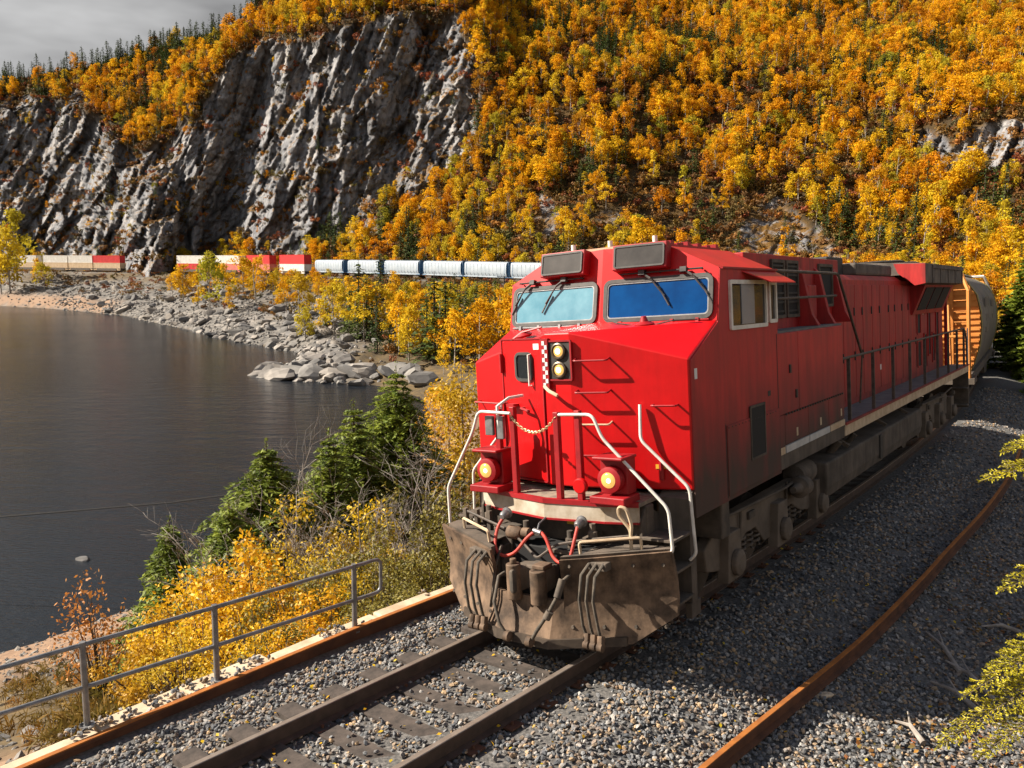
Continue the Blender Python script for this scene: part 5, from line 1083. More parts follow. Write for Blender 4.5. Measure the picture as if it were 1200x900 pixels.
BAR = [(0, 4.55), (.75, 4.48), (1.18, 4.20), (1.45, 3.75), (1.56, 3.2), (1.58, 2.7), (1.52, 2.1), (1.36, 1.55), (1.22, 1.2)]
BOXY = [(0, 4.58), (1.05, 4.50), (1.42, 4.30), (1.54, 3.9), (1.55, 2.1), (1.38, 1.55), (1.22, 1.2)]
def hopper(root, L=16.0, near=True, far=None):
    pr_ = BAR if near else BOXY; ins = 1.3 if near else .62
    h = L/2; sides = pr_ + [(-a, b) for a, b in pr_[::-1] if a > 0]
    ms, mend, mrim, mfr = (M['hop_side'], M['hop_end'], M['hop_rim'], M['hop_white']) if near else (M['far_white'], M['far_blue'], M['far_white'], M['far_blue'])
    n = len(sides); b = MB(); y0, y1 = -h+ins, h-ins
    b.add([(x, y0, z) for x, z in sides] + [(x, y1, z) for x, z in sides], [(i, i+1, n+i+1, n+i) for i in range(n-1)] + [(n-1, 0, n, 2*n-1)])
    b.build('barrel_body', ms, root, smooth=40)
    for sg in (-1, 1):
        y = sg*(h-ins)
        e = MB(); low = [(1.25, 1.25), (-1.25, 1.25)]
        e.add([(x, y, z) for x, z in sides] , [tuple(range(n))]); e.build('end_bulkhead', mend, root)
        if near:
            rb = MB()
            for k in range(15):
                z = 1.5+k*.19; w_ = np.interp(z, [1.2, 1.55, 2.1, 2.7, 3.2, 3.75, 4.2, 4.5], [1.2, 1.34, 1.5, 1.55, 1.54, 1.42, 1.15, .6])
                rb.box((-w_, min(y, y+sg*.05), z), (w_, max(y, y+sg*.05), z+.07))
            for x in (-.75, 0, .75): rb.box((x-.05, min(y, y+sg*.09), 1.3), (x+.05, max(y, y+sg*.09), 4.3))
            q = rb.build('end_rib', mend, root); q['kind'] = 'stuff'
        rm = MB(); ou = [(x*1.015, z+.01) for x, z in sides]; ya, yb = (y, y-sg*.55)
        rm.add([(x, ya, z) for x, z in ou] + [(x, yb, z) for x, z in ou] + [(x, yb, z) for x, z in sides], [(i, i+1, n+i+1, n+i) for i in range(n-1)] + [(n+i, n+i+1, 2*n+i+1, 2*n+i) for i in range(n-1)])
        rm.build('end_rim', mrim, root, smooth=40)
        pf_ = MB(); pf_.box((-1.45, min(sg*(h-1.35), sg*h), 1.02), (1.45, max(sg*(h-1.35), sg*h), 1.20)); pf_.build('end_platform', M['under'] if near else mfr, root)
        ef = MB()
        for x in (-1.3, 1.3): ef.tube([(x, sg*(h-.15), 1.1), (x, sg*(h-.15), 3.9), (x*.8, sg*(h-.5), 4.6)], .06, 6)
        ef.tube([(-1.04, sg*(h-.5), 4.62), (1.04, sg*(h-.5), 4.62)], .06, 6); ef.tube([(-1.3, sg*(h-.15), 2.5), (1.3, sg*(h-.15), 2.5)], .04, 6)
        for x in (-1.3, 1.3): ef.tube([(x*.6, sg*(h-.3), 1.2), (x*.5, sg*(h-1.25), 3.6)], .06, 6)
        for k in range(9): ef.tube([(.9, sg*(h-.15), 1.3+k*.33), (1.3, sg*(h-.15), 1.3+k*.33)], .018, 5)
        q = ef.build('end_frame', (M['hop_end'] if sg < 0 else M['hop_white']) if near else mfr, root); q['kind'] = 'stuff'
        bo = MB(); yc = sg*(h-2.0)
        for x in (-1.05, 1.05): bo.prism([(yc-1.15, .62), (yc-.8, .85), (yc+.8, .85), (yc+1.15, .62), (yc+1.0, .35), (yc+.5, .30), (yc-.5, .30), (yc-1.0, .35)], 'x', x-.08, x+.08)
        bo.box((-1.0, yc-.2, .5), (1.0, yc+.2, .9)); bo.build('truck', M['under'], root)
        for dy in (-.9, .9):
            wl_ = MB()
            for x in (-.76, .76): wl_.cyl((x-.06, yc+dy, .45), (x+.06, yc+dy, .45), .46, 18)
            wl_.cyl((-1, yc+dy, .45), (1, yc+dy, .45), .08, 8); wl_.build('wheelset', M['wheel'], root)
    if not near:
        for k in range(11):
            rb = MB(); y = -h+1.2+k*(L-2.4)/10
            for sg in (-1, 1): rb.box((min(sg*1.54, sg*1.572), y-.05, 1.5), (max(sg*1.54, sg*1.572), y+.05, 4.2))
            q = rb.build('side_rib', mfr if k in (0, 10) else ms, root); q['kind'] = 'stuff'
    sb_ = MB()
    for x in (-1.28, 1.28): sb_.box((x-.09, -h+.2, 1.05), (x+.09, h-.2, 1.32))
    sb_.build('side_sill', M['tank'] if near else M['far_white'], root)
    for k in (-1, 0, 1):
        hb_ = MB(); c = k*(h-3.4)*.75; hb_.loft([(-1.2, c-1.9, 1.25), (1.2, c-1.9, 1.25), (1.2, c+1.9, 1.25), (-1.2, c+1.9, 1.25)], [(-.5, c-.5, .45), (.5, c-.5, .45), (.5, c+.5, .45), (-.5, c+.5, .45)]); hb_.build('discharge_hopper', ms if near else M['under'], root)
    rw_ = MB(); rw_.box((-.55, -h+.4, 4.62), (.55, h-.4, 4.66))
    for k in range(9): y = -h+1.5+k*(L-3)/8; rw_.box((-.5, y-.04, 4.5), (.5, y+.04, 4.62))
    rw_.build('running_board', mfr if near else M['far_white'], root)
    if near:
        lt = MB()
        for k, (y, z, w_, h_) in enumerate(((-3.6, 3.35, 2.6, .34), (-3.4, 2.85, 2.2, .22), (-3.6, 2.45, 1.6, .18), (1.6, 3.3, 1.8, .3), (1.6, 2.8, 1.2, .2))):
            xx = 1.585; m_ = int(w_/.26)
            for q in range(m_):
                if (q*7+k) % 5 == 4: continue
                lt.box((xx-.03, y+q*.26, z), (xx+.004, y+q*.26+.17, z+h_))
        q = lt.build('faded_lettering', M['lettering'], root); q['kind'] = 'stuff'
near_hop = empty('hopper_wagon', mw=wagon_matrix(29.9) @ Matrix.Diagonal((1.05, 1.0, 1.055, 1.0)), label='dusty round-sided hopper wagon with orange end coupled behind the locomotive', cat='hopper wagon')
hopper(near_hop, 16.4)
h2 = copy_thing(near_hop, label='second dusty hopper wagon further back, mostly hidden behind the first'); h2.matrix_world = wagon_matrix(47.2)

# far train: pale covered hoppers, then double stacked containers
_PX = np.array([600 + 968*TP[i, 0]/TP[i, 1] if TP[i, 1] > 60 else 9999 for i in range(len(TP))])
_far_i = np.where((TS > 168))[0]
def s_at_px(px): 
    i = _far_i[np.argsort(_PX[_far_i])]; return float(np.interp(px, _PX[i], TS[i]))
sA, sB = s_at_px(627), s_at_px(372)
print('far hopper run', sA, sB, (sB-sA)/5.45)
fh = empty('far_hopper', label='x', cat='hopper wagon', group='pale hopper wagons of the far train'); bnd = [640, 598, 548, 498, 453, 409, 372]
LH = (s_at_px(409)-s_at_px(598))/4
hopper(fh, LH-.9, near=False)
for i, (a, b) in enumerate(zip(bnd[:-1], bnd[1:])):
    c = (s_at_px(a)+s_at_px(b))/2 if i > 0 else s_at_px(598) - LH/2
    if i == 5: c = s_at_px(409) + LH/2
    o = fh if i == 0 else copy_thing(fh)
    o.matrix_world = wagon_matrix(c)
    o['label'] = ['pale blue-white hopper wagon half hidden behind the red cab', 'pale hopper wagon just beside the red cab, second of the far row', 'pale hopper wagon third from the cab above the golden trees', 'pale hopper wagon fourth from the cab above the golden trees', 'pale hopper wagon fifth from the cab, second from the containers', 'pale hopper wagon coupled next to the red container stack'][i]
M['c_red'] = mat('red_container', (.50, .012, .014), (.62, .02, .02), .8, rough=.6)
M['c_white'] = mat('white_container', (.60, .57, .52), (.74, .71, .66), .8, rough=.6)
M['c_tan'] = mat('tan_container', (.52, .37, .22), (.64, .48, .32), .8, rough=.6)
M['c_pink'] = mat('faded_red_container', (.56, .13, .10), (.66, .20, .16), .8, rough=.6)
def container(nm, L, m, base, zz, label, dark=None):
    o = empty('container', label=label, cat='container', group='stacked containers of the far train'); o.matrix_world = base @ Matrix.Translation((0, 0, zz))
    b = MB(); h = L/2; k = int(L/.7); st_ = L/k
    for sg in (-1, 1):
        pts = []
        for i in range(k+1):
            y = -h+i*st_; pts += [(sg*1.20, y), (sg*1.20, y+st_*.4), (sg*1.15, y+st_*.5), (sg*1.15, y+st_*.9)]
        pts = [p for p in pts if p[1] <= h]
        b.add([(x, y, .12) for x, y in pts] + [(x, y, 2.68) for x, y in pts], [(i, i+1, len(pts)+i+1, len(pts)+i) for i in range(len(pts)-1)])
    b.build('side_wall', m, o)
    fr_ = MB()
    for x in (-1.22, 1.12):
        for y in (-h, h-.14): fr_.box((x, y, 0), (x+.10, y+.14, 2.8))
    for z in (0, 2.66):
        for x in (-1.22, 1.12): fr_.box((x+.002, -h+.14, z), (x+.098, h-.14, z+.14))
        for y in (-h, h-.12): fr_.box((-1.12, y, z), (1.12, y+.12, z+.138))
    fr_.build('frame', m, o); MB().box((-1.16, -h+.05, 2.70), (1.16, h-.05, 2.76)).build('roof', m, o)
    for y in (-h+.06, h-.06): MB().box((-1.12, y-.03, .1), (1.12, y+.03, 2.68)).build('end_door', m, o)
    return o
well = empty('well_wagon', label='x', cat='well wagon', group='low well wagons under the containers')
mb = MB(); LW = 14.6
for x in (-1.35, 1.25): mb.box((x, -LW/2+1.6, .35), (x+.10, LW/2-1.6, 1.25))
mb.box((-1.25, -LW/2+1.7, .35), (1.25, LW/2-1.7, .48)); mb.build('well_body', M['under'], well)
for sg in (-1, 1):
    MB().box((-1.3, sg*LW/2-.9, .95), (1.3, sg*LW/2+.9, 1.2)).box((-.9, sg*(LW/2-.2)-1.1, .4), (.9, sg*(LW/2-.2)+1.1, .75)).build('end_sill', M['under'], well)
    for dy in (-.8, .8): MB().cyl((-.8, sg*(LW/2-.2)+dy, .45), (.8, sg*(LW/2-.2)+dy, .45), .45, 14).build('wheelset', M['wheel'], well)
stacks = [  # picture extent, lower, upper, words
    ((324, 372), 'c_white', 'c_red', 'bright red container on top of a white one, next to the pale hoppers', 'white container under the bright red one, next to the pale hoppers'),
    ((293, 322), 'c_pink', 'c_red', 'dull red container behind the golden trees, second stack from the hoppers', 'faded red lower container behind the golden trees, second stack from the hoppers'),
    ((257, 286), 'c_pink', 'c_white', 'white container over a faded red one, behind the golden trees', 'faded red container under a white one, behind the golden trees'),
    ((212, 246), 'c_red', 'c_white', 'white container just beside the tall rock buttress on its hopper side', 'red container just beside the tall rock buttress under a white one'),
    ((113, 149), 'c_tan', 'c_red', 'red upper container about to pass behind the rock buttress', 'cream lower container under the red one beside the rock buttress'),
    ((86, 115), 'c_tan', 'c_white', 'white upper container next to the red one, bay side of the buttress', 'tan lower container next to the red and cream stack'),
    ((57, 86), 'c_tan', 'c_white', 'white upper container, third stack from the buttress', 'tan lower container, third stack from the buttress'),
    ((22, 50), 'c_tan', 'c_white', 'white upper container, fourth stack from the buttress', 'tan lower container, fourth stack from the buttress'),
    ((-16, 5), 'c_tan', 'c_white', 'white upper container at the very tail of the visible train', 'tan lower container at the very tail of the visible train')]
wl_lab = ['nearest the pale hoppers', 'second from the pale hoppers', 'third from the pale hoppers, behind golden trees', 'just beside the rock buttress', 'under the red and cream stack', 'under the stack next to the red one', 'third from the rock buttress', 'fourth from the rock buttress', 'at the tail of the visible train']
for i, ((a, b), lo, up, lu, ll) in enumerate(stacks):
    s0, s1 = s_at_px(b), s_at_px(a); c = (s0+s1)/2; Lc = min(max(abs(s1-s0)*.96, 9.5), 15.5); bm_ = wagon_matrix(c, 5)
    o = well if i == 0 else copy_thing(well); o.matrix_world = bm_; o['label'] = 'low dark well wagon ' + wl_lab[i]
    container('lower', Lc, M[lo], bm_, .50, ll); container('upper', Lc, M[up], bm_, 3.32, lu)
# two line-side poles
for x, y, h_ in ((-1.8, 168, 4.5),):
    z0 = float(ground_z([x], [y])[0]); o = empty('line_pole', (x, y, z0), label='small dark line-side pole with a cross arm in front of the pale hoppers', cat='pole')
    MB().cyl((0, 0, -.5), (0, 0, h_), .11, 8).build('post', M['dark'], o); MB().box((-1.5, -.06, h_-.25), (1.5, .06, h_-.1)).build('cross_arm', M['dark'], o)
# thin black wire over the water
z_ = [(-30, 34, -6.9), (-22, 33.5, -6.2), (-14, 33, -5.3), (-6, 32.5, -4.0)]
o = MB().tube(z_, .035, 5).build('wire', M['black']); tag(o, 'thin black wire hanging low across the water by the spruces', 'wire')

# ------------------------------------------------------------------ vegetation
GOLD = [(.50, .19, .010), (.74, .35, .012), (.84, .48, .018), (.58, .23, .010), (.80, .43, .014), (.38, .14, .012), (.68, .51, .03), (.78, .38, .012), (.32, .30, .03), (.86, .52, .02), (.68, .29, .010)]
M['leaf_gold'] = mat('golden_leaf', (.1, .1, .1), (1, 1, 1), .6, rough=.7, spec=.05, rnd=GOLD, trans=.38)
M['leaf_yellow'] = mat('yellow_leaf', (.1, .1, .1), (1, 1, 1), .6, rough=.7, spec=.05, rnd=[(.66, .34, .012), (.80, .48, .02), (.72, .44, .015), (.60, .46, .03), (.74, .36, .012), (.44, .40, .035), (.82, .54, .03)], trans=.38)
M['leaf_near'] = mat('golden_shrub_leaf', (.1, .1, .1), (1, 1, 1), 5, rough=.5, spec=.3, rnd=[(.72, .38, .012), (.80, .50, .02), (.60, .46, .03), (.50, .28, .02)], trans=.38)
M['leaf_olive'] = mat('olive_shrub_leaf', (.10, .10, .018), (.32, .25, .03), 4, rough=.6, trans=.3)
M['leaf_rust'] = mat('rust_leaf', (.42, .16, .03), (.62, .28, .07), 4, rough=.6, trans=.3)
M['needle'] = mat('spruce_needle', (.1, .1, .1), (1, 1, 1), 1.2, rough=.7, spec=.2, rnd=[(.04, .065, .016), (.06, .09, .018), (.085, .11, .02), (.032, .052, .016)], trans=.15)
HORIZ = 316.7
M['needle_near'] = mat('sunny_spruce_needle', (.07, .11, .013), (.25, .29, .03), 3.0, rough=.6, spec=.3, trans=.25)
M['needle_front'] = mat('yellow_green_needle', (.34, .31, .012), (.66, .56, .03), 9, rough=.5, trans=.3)
M['bark_pale'] = mat('pale_bark', (.16, .14, .12), (.42, .38, .33), 3, rough=.85)
M['bark'] = mat('dark_bark', (.05, .038, .028), (.12, .09, .065), 8, rough=.9)
M['deadwood'] = mat('grey_dead_wood', (.20, .17, .145), (.36, .32, .28), 7, rough=.85)

def quads(C, Nrm, size, asp, r):
    """leaf quads: centres, normals, sizes"""
    n = len(C); a = r.normal(0, 1, (n, 3)); u = np.cross(Nrm, a); u /= np.linalg.norm(u, axis=1)[:, None]+1e-9; v = np.cross(Nrm, u)
    u *= (size*.5)[:, None]; v *= (size*.5*asp)[:, None]
    V = np.stack([C-u-v*.4, C-u*.1-v, C+u+v*.3, C+u*.1+v], 1).reshape(-1, 3); return V, np.arange(4*n).reshape(n, 4)
def crown_np(r, clusters, per, size, asp=.75, spread=1.0):
    Cs, Ns, Ss = [], [], []
    for c, rad in clusters:
        d = r.normal(0, 1, (per, 3)); d /= np.linalg.norm(d, axis=1)[:, None]; q = r.random(per)**.45
        Cs.append(np.array(c)+d*np.array(rad)*q[:, None]*spread); nn = d*.7+r.normal(0, .6, (per, 3))+np.array([0, 0, .25]); Ns.append(nn/np.linalg.norm(nn, axis=1)[:, None]); Ss.append(size*r.uniform(.6, 1.35, per))
    return quads(np.vstack(Cs), np.vstack(Ns), np.concatenate(Ss), asp, r)
def join_np(parts):
    V, F, k = [], [], 0
    for v, f in parts: V.append(v); F.append(np.asarray(f)+k); k += len(v)
    return np.vstack(V), np.vstack(F)
def tube_np(pts, rad, n=5):
    mb = MB(); mb.tube(pts, rad, n); mb.f = [q for q in mb.f if len(q) == 4]; return np.array([tuple(x) for x in mb.v]), np.array(mb.f)

def birch_proto(i, per=52, size=.38):
    r = np.random.default_rng(100+i); H = 1.0     # built at 8 m, scaled
    n = int((18, 14, 20, 8, 16, 22, 12)[i]); cl = []; wf = (1.0, .75, 1.15, .9, 1.3, .85, .7)[i]
    for k in range(n):
        h = r.uniform(.24, .98); w_ = 2.2*wf*math.sin(min(1, (1.08-h)*1.9)*PI/2)*r.uniform(.45, 1.0); a = r.uniform(0, 6.28)
        cl.append(((w_*math.cos(a), w_*math.sin(a), 8*h), np.array([r.uniform(.7, 1.25), r.uniform(.7, 1.25), r.uniform(.6, 1.0)])))
    cl.append(((0, 0, 7.1), np.array([.55, .55, 1.0])))
    Vc, Fc = crown_np(r, cl, per, size)
    lean = r.normal(0, .25, 2); P = [(0, 0, -.6), (lean[0]*.3, lean[1]*.3, 2.5), (lean[0], lean[1], 5), (lean[0]*.6, lean[1]*.6, 7.4)]
    parts = [tube_np(P, [.13, .10, .07, .02], 5)]
    for k in range(6): c = cl[int(r.integers(0, n))][0]; h0 = c[2]*.62; parts.append(tube_np([(lean[0]*.5, lean[1]*.5, h0), ((c[0]+lean[0]*.5)*.55, (c[1]+lean[1]*.5)*.55, h0+(c[2]-h0)*.55), c], [.05, .035, .012], 4))
    return (Vc, Fc), join_np(parts)
def spruce_proto(i, nb=17, per=15):
    r = np.random.default_rng(200+i); C, N_, S = [], [], []
    for k in range(nb):
        h = .10+.88*k/nb; R = 1.85*(1-h)**.85+.12; m = max(4, int(per*(1-h*.55)))
        for j in range(m):
            a = r.uniform(0, 6.28); rr = R*r.uniform(.65, 1.15); steps = max(2, int(rr/.35))
            for t in np.linspace(.25, 1, steps):
                q = rr*t; C.append((q*math.cos(a), q*math.sin(a), 8*h-q*.42+r.normal(0, .07))); nn = np.array([math.cos(a)*.35+r.normal(0, .3), math.sin(a)*.35+r.normal(0, .3), 1.0]); N_.append(nn/np.linalg.norm(nn)); S.append(.48*r.uniform(.6, 1.2))
    Vc, Fc = quads(np.array(C), np.array(N_), np.array(S), .55, r)
    return (Vc, Fc), tube_np([(0, 0, -.6), (0, 0, 4), (0, 0, 8.05)], [.13, .08, .015], 5)
def two_mesh(name, cr, tr, ml, mb_):
    a = np_mesh(name+'_crown', *cr, ml); b = np_mesh(name+'_trunk', *tr, mb_)
    V, F = join_np([cr, tr]); j = np_mesh(name+'_whole', V, F, [ml, mb_]); mi = np.zeros(len(F), np.int32); mi[len(cr[1]):] = 1; j.polygons.foreach_set('material_index', mi)
    return a, b, j
birches = [two_mesh('birch_%d' % i, *birch_proto(i), M['leaf_gold'], M['bark_pale']) for i in range(7)]
birches_y = [two_mesh('yellow_birch_%d' % i, *birch_proto(i), M['leaf_yellow'], M['bark_pale']) for i in range(7)]
spruces = [two_mesh('spruce_%d' % i, *spruce_proto(i), M['needle'], M['bark']) for i in range(5)]
def place_tree(kind, protos, k, P, h, rz, label, cat, group, wide=1.0):
    o = empty(kind, P, rz, label, cat, group); s_ = h/8.0; o.scale = (s_*wide, s_*wide, s_)
    mobj('crown', protos[k][0], o); mobj('trunk', protos[k][1], o); return o

# --- trees between the far train and the shore, each where it stands
def ground_hit(px, py):
    x, y = px-600, py-450; c, s = math.cos(ROLL), math.sin(ROLL); x, y = c*x+s*y, -s*x+c*y
    d = Vector((0, math.cos(PITCH), -math.sin(PITCH)))*FPX + Vector((1, 0, 0))*x - Vector((0, math.sin(PITCH), math.cos(PITCH)))*y
    ys = np.linspace(60, 345, 600); X = d.x/d.y*ys; Z = CAMH + d.z/d.y*ys; g = ground_z(X, ys); k = np.where(Z < g)[0]
    k = k[0] if len(k) else len(ys)-1; return X[k], ys[k], g[k]
def mzone(p, sd, t):
    w_ = 'near the shore ' if sd < 16 else 'just under the track ' if t > -22 else 'halfway up the bank '
    return w_ + ('beside the red cab' if p > 598 else 'below the second hopper wagon from the cab' if p > 548 else 'below the third hopper wagon from the cab' if p > 498 else 'below the fourth hopper wagon from the cab' if p > 453 else 'below the fifth hopper wagon from the cab' if p > 409 else 'below the last hopper wagon' if p > 372 else 'below the red container stack' if p > 318 else 'before the faded red containers' if p > 255 else 'just beside the rock buttress' if p > 190 else 'before the tail containers')
MID_B = [(350,372,312),(372,348,315),(392,392,322),(406,372,318),(440,400,326),(462,352,314),(478,412,362),(495,385,336),(545,358,322),(568,412,345),(585,400,330),(597,420,335),(358,400,355),(375,390,347),(450,398,372),(520,440,400),(600,362,327),(575,362,332),(420,362,322),
         (215,352,305),(232,362,318),(246,365,292),(262,345,305),(285,345,295),(300,355,300),(306,335,296),(12,345,258),(20,330,242),(2,345,290),(45,332,300),(52,342,305),(244,332,290),(336,372,322),(202,345,318),(270,368,335),(320,352,318),(430,345,320),(515,352,328),(555,400,352),(604,395,345),(484,372,342),(505,392,350),(530,412,362)]
MID_S = [(421,385,322),(430,398,340),(382,385,350),(446,357,308),(487,368,335),(509,425,342),(522,420,345),(533,347,325),(546,385,345),(457,412,372),(500,412,360),(563,347,332),(470,395,345),(410,395,350),(476,362,330),(539,402,352),(590,428,385)]
for i, (px, yb, yt) in enumerate(MID_B):
    x, y, z = ground_hit(px, yb); h = (yb-yt)*y/968*.90
    _, _, t_, s_ = ground_z([x], [y], True); lab = 'golden birch '+mzone(px, s_[0], t_[0])
    place_tree('birch_tree', birches_y, i % 7, (x, y, z-.1), max(h, 2.5), rng.uniform(0, 6.28), lab, 'birch tree', 'golden birches below the far train', rng.uniform(.85, 1.15))
for i, (px, yb, yt) in enumerate(MID_S):
    x, y, z = ground_hit(px, yb); h = (yb-yt)*y/968*1.05
    place_tree('spruce_tree', spruces, i % 5, (x, y, z-.1), max(h, 2.5)*1.22, rng.uniform(0, 6.28), 'dark spruce '+mzone(px, *[v[0] for v in ground_z([x], [y], True)[:1:-1]]), 'spruce tree', 'dark spruces below the far train', rng.uniform(1.1, 1.45))
# more of the same thicket between the shore and the hopper wagons, and the wood beside the near track
X, Y, z, s, t, sd = land_samples(14000, -75, 40, 100, 262); pp = 600+968*X/Y
k = np.where((pp > 338) & (pp < 650) & (sd > 7) & (t < -8) & (pp > 338+(220-Y)*.9) & (sd > (430-pp)*.35))[0][:190]
for n_, q in enumerate(k):
    hh = min(rng.uniform(4.5, 9), max(1.6, (HORIZ-332)/968*Y[q]+CAMH-z[q]))
    if n_ % 4 == 0: place_tree('spruce_tree', spruces, n_ % 5, (X[q], Y[q], z[q]-.1), hh*1.15, rng.uniform(0, 6.28), 'dark spruce '+mzone(pp[q], sd[q], t[q]), 'spruce tree', 'dark spruces below the far train', rng.uniform(.8, 1.05))
    elif n_ % 4 < 3: place_tree('birch_tree', birches_y if n_ % 5 else birches, n_ % 7, (X[q], Y[q], z[q]-.1), hh, rng.uniform(0, 6.28), 'golden birch '+mzone(pp[q], sd[q], t[q]), 'birch tree', 'golden birches below the far train', rng.uniform(.9, 1.2))
X, Y, z, s, t, sd = land_samples(14000, -110, -20, 140, 330); pb = 600+968*X/Y
kb = np.where((pb > 192) & (pb < 400) & (sd > 13) & (t < -5) & (t > -60))[0][:48]
for n_, q in enumerate(kb): place_tree('birch_tree', birches_y if n_ % 3 else birches, n_ % 7, (X[q], Y[q], z[q]-.2), rng.uniform(1.8, 4.6), rng.uniform(0, 6.28), 'low golden birch '+mzone(pb[q], sd[q], t[q]), 'birch tree', 'golden birches below the far train', rng.uniform(1.1, 1.5))
NX1 = len(kb) + int(sum(1 for n_ in range(len(k)) if n_ % 4 in (1, 2)))
X, Y, z, s, t, sd = land_samples(6000, 22, 120, 45, 160); pp = 600+968*X/Y
k = np.where((t > 7) & (pp > 1060) & (pp < 1300) & (t < 60))[0][:80]
for n_, q in enumerate(k):
    if n_ % 3 == 0: place_tree('spruce_tree', spruces, n_ % 5, (X[q], Y[q], z[q]-.1), rng.uniform(4, 8), rng.uniform(0, 6.28), 'dark spruce beside the line behind the hopper wagon', 'spruce tree', 'dark spruces beside the near track', rng.uniform(.9, 1.2))
    else: place_tree('birch_tree', birches, n_ % 7, (X[q], Y[q], z[q]-.1), rng.uniform(3, 7), rng.uniform(0, 6.28), 'golden birch beside the line behind the hopper wagon', 'birch tree', 'golden birches beside the near track', rng.uniform(.9, 1.2))
NX1 += int(sum(1 for n_ in range(len(k)) if n_ % 3))
# --- the hillside wood
cen_ = V_h = np.stack([XX, YY, HZ], -1)
e_u = np.gradient(cen_, axis=0); e_v = np.gradient(cen_, axis=1); area = np.linalg.norm(np.cross(e_u, e_v), axis=2)
vis = np.clip((HX+120)/60, .12, 1)*np.clip((1330-HX)/60, .12, 1)
dn = (1-rock)**1.5*.21 + rock*.011; dn *= np.clip((HPY+125)/10, 0, 1)
RAV = [(755, 150), (830, 185), (900, 250), (850, 285), (760, 262), (690, 262), (615, 288), (590, 245), (680, 218), (735, 190)]
dn *= 1-.62*np.clip((poly_sd(HX, HPY, RAV)+jx*30)/12+.5, 0, 1)
gap = fbm(np.stack([HU/22, HVv/16, HU*0], -1), 3, 77); dn *= np.clip(1.0+gap*1.9, .14, 1.6)
dn[:, -3:] = 0; dn[:, 0] = 0
wgt = (area*dn*vis).ravel(); ntree = int(min(wgt.sum(), 17000)); print('hill trees', wgt.sum())
pick = rng.choice(len(wgt), ntree, p=wgt/wgt.sum())
TPo = cen_.reshape(-1, 3)[pick] + (rng.uniform(-.5, .5, (ntree, 1))*e_u.reshape(-1, 3)[pick] + rng.uniform(-.5, .5, (ntree, 1))*e_v.reshape(-1, 3)[pick])
_, keep = np.unique(np.floor(TPo[:, :2]/1.8).astype(np.int64)@np.array([1, 100003]), return_index=True)
pick, TPo = pick[keep], TPo[keep]; ntree = len(pick); tpx, tpy, trk_ = HX.ravel()[pick], HPY.ravel()[pick], rock.ravel()[pick]
sg_ = fbm(np.stack([TPo[:, 0]/16, TPo[:, 1]/16, TPo[:, 2]/14], -1), 3, 91)
ridge_ = (pick % NR > NR-34) & (tpx < 332)
is_s = rng.random(ntree) < ridge_*.8 + np.clip((.10 + 2.6*(sg_-.06)), .035, .9)*np.where(tpy < 60, .5, 1)
ht = np.where(is_s, rng.uniform(7, 13, ntree), rng.uniform(3.6, 10.5, ntree))*np.where(trk_ > .5, .42, 1)
# spruces along the skyline on the bay end of the ridge
jj = np.where((hpx > -60) & (hpx < 332))[0]; cr_i = rng.choice(jj, 95); cp_ = cen_[cr_i, NR-4-rng.integers(0, 12, 95)]
TPo = np.vstack([TPo, cp_]); is_s = np.concatenate([is_s, np.ones(95, bool)]); ht = np.concatenate([ht, rng.uniform(3.0, 6.5, 95)])
X, Y, z, s, t, sd = land_samples(5000, -5, 120, 85, 235); pp = 600+968*X/Y; k = np.where((t > 8) & (pp > 640) & (pp < 1320))[0][:420]; nlow = len(k)   # the flat between the line and the slope
TPo = np.vstack([TPo, np.stack([X[k], Y[k], z[k]], -1)]); is_s = np.concatenate([is_s, rng.random(nlow) < .3]); ht = np.concatenate([ht, rng.uniform(3.0, 6.0, nlow)]); ntree = len(TPo)
dist = np.linalg.norm(TPo, axis=1); pxx = 600+TPo[:, 0]/TPo[:, 1]*968; seen = (pxx > 0) & (pxx < 1200) & (CAMH-(TPo[:, 2]+ht*.6)+0 > -TPo[:, 1]*.33)
score = np.where(seen, ht/dist, 0); score[ntree-nlow:] = np.where(pxx[ntree-nlow:] > 1135, score[ntree-nlow:], 0)
NB, NS = 300-len(MID_B)-2-NX1, 200
iB = np.where(~is_s)[0]; iB = iB[np.argsort(-score[iB])]; iS = np.where(is_s)[0]; iS = iS[np.argsort(-score[iS])]
pid = rng.integers(0, 7, ntree); rzz = rng.uniform(0, 6.28, ntree); wd_ = rng.uniform(.8, 1.2, ntree)
def zone(x, y, z):
    p = 600+x/y*968
    for lim, wd in ((120, 'tail containers'), (210, 'rock buttress'), (330, 'white containers'), (409, 'red container stack'), (500, 'last two hopper wagons'), (600, 'hopper wagons next to the cab'), (655, 'first number box of the cab'), (725, 'second number box of the cab'), (800, 'roof vent of the cab'), (880, 'red sunshade of the cab'), (960, 'upper cabinet of the locomotive'), (1050, 'exhaust stack of the locomotive'), (1130, 'radiator wing of the locomotive'), (9999, 'hopper wagon behind the locomotive')):
        if p < lim: break
    ref = 60 if p < 330 else 0
    return ('low on the slope above the ' if z-ref < 24 else 'midway up the slope above the ' if z-ref < 52 else 'high on the slope above the ')+wd
def hcl(h): return 'tall ' if h > 8 else 'low ' if h < 5 else ''
for q in iB[:NB]: place_tree('birch_tree', birches_y if rng.random() < .75-TPo[q][2]/60 else birches, pid[q], TPo[q]-np.array([0, 0, .3]), ht[q], rzz[q], hcl(ht[q])+('sparse ' if pid[q] in (3, 6) else 'broad ' if pid[q] in (2, 4) else '')+'golden birch '+zone(*TPo[q]), 'birch tree', 'golden birches of the hillside', wd_[q])
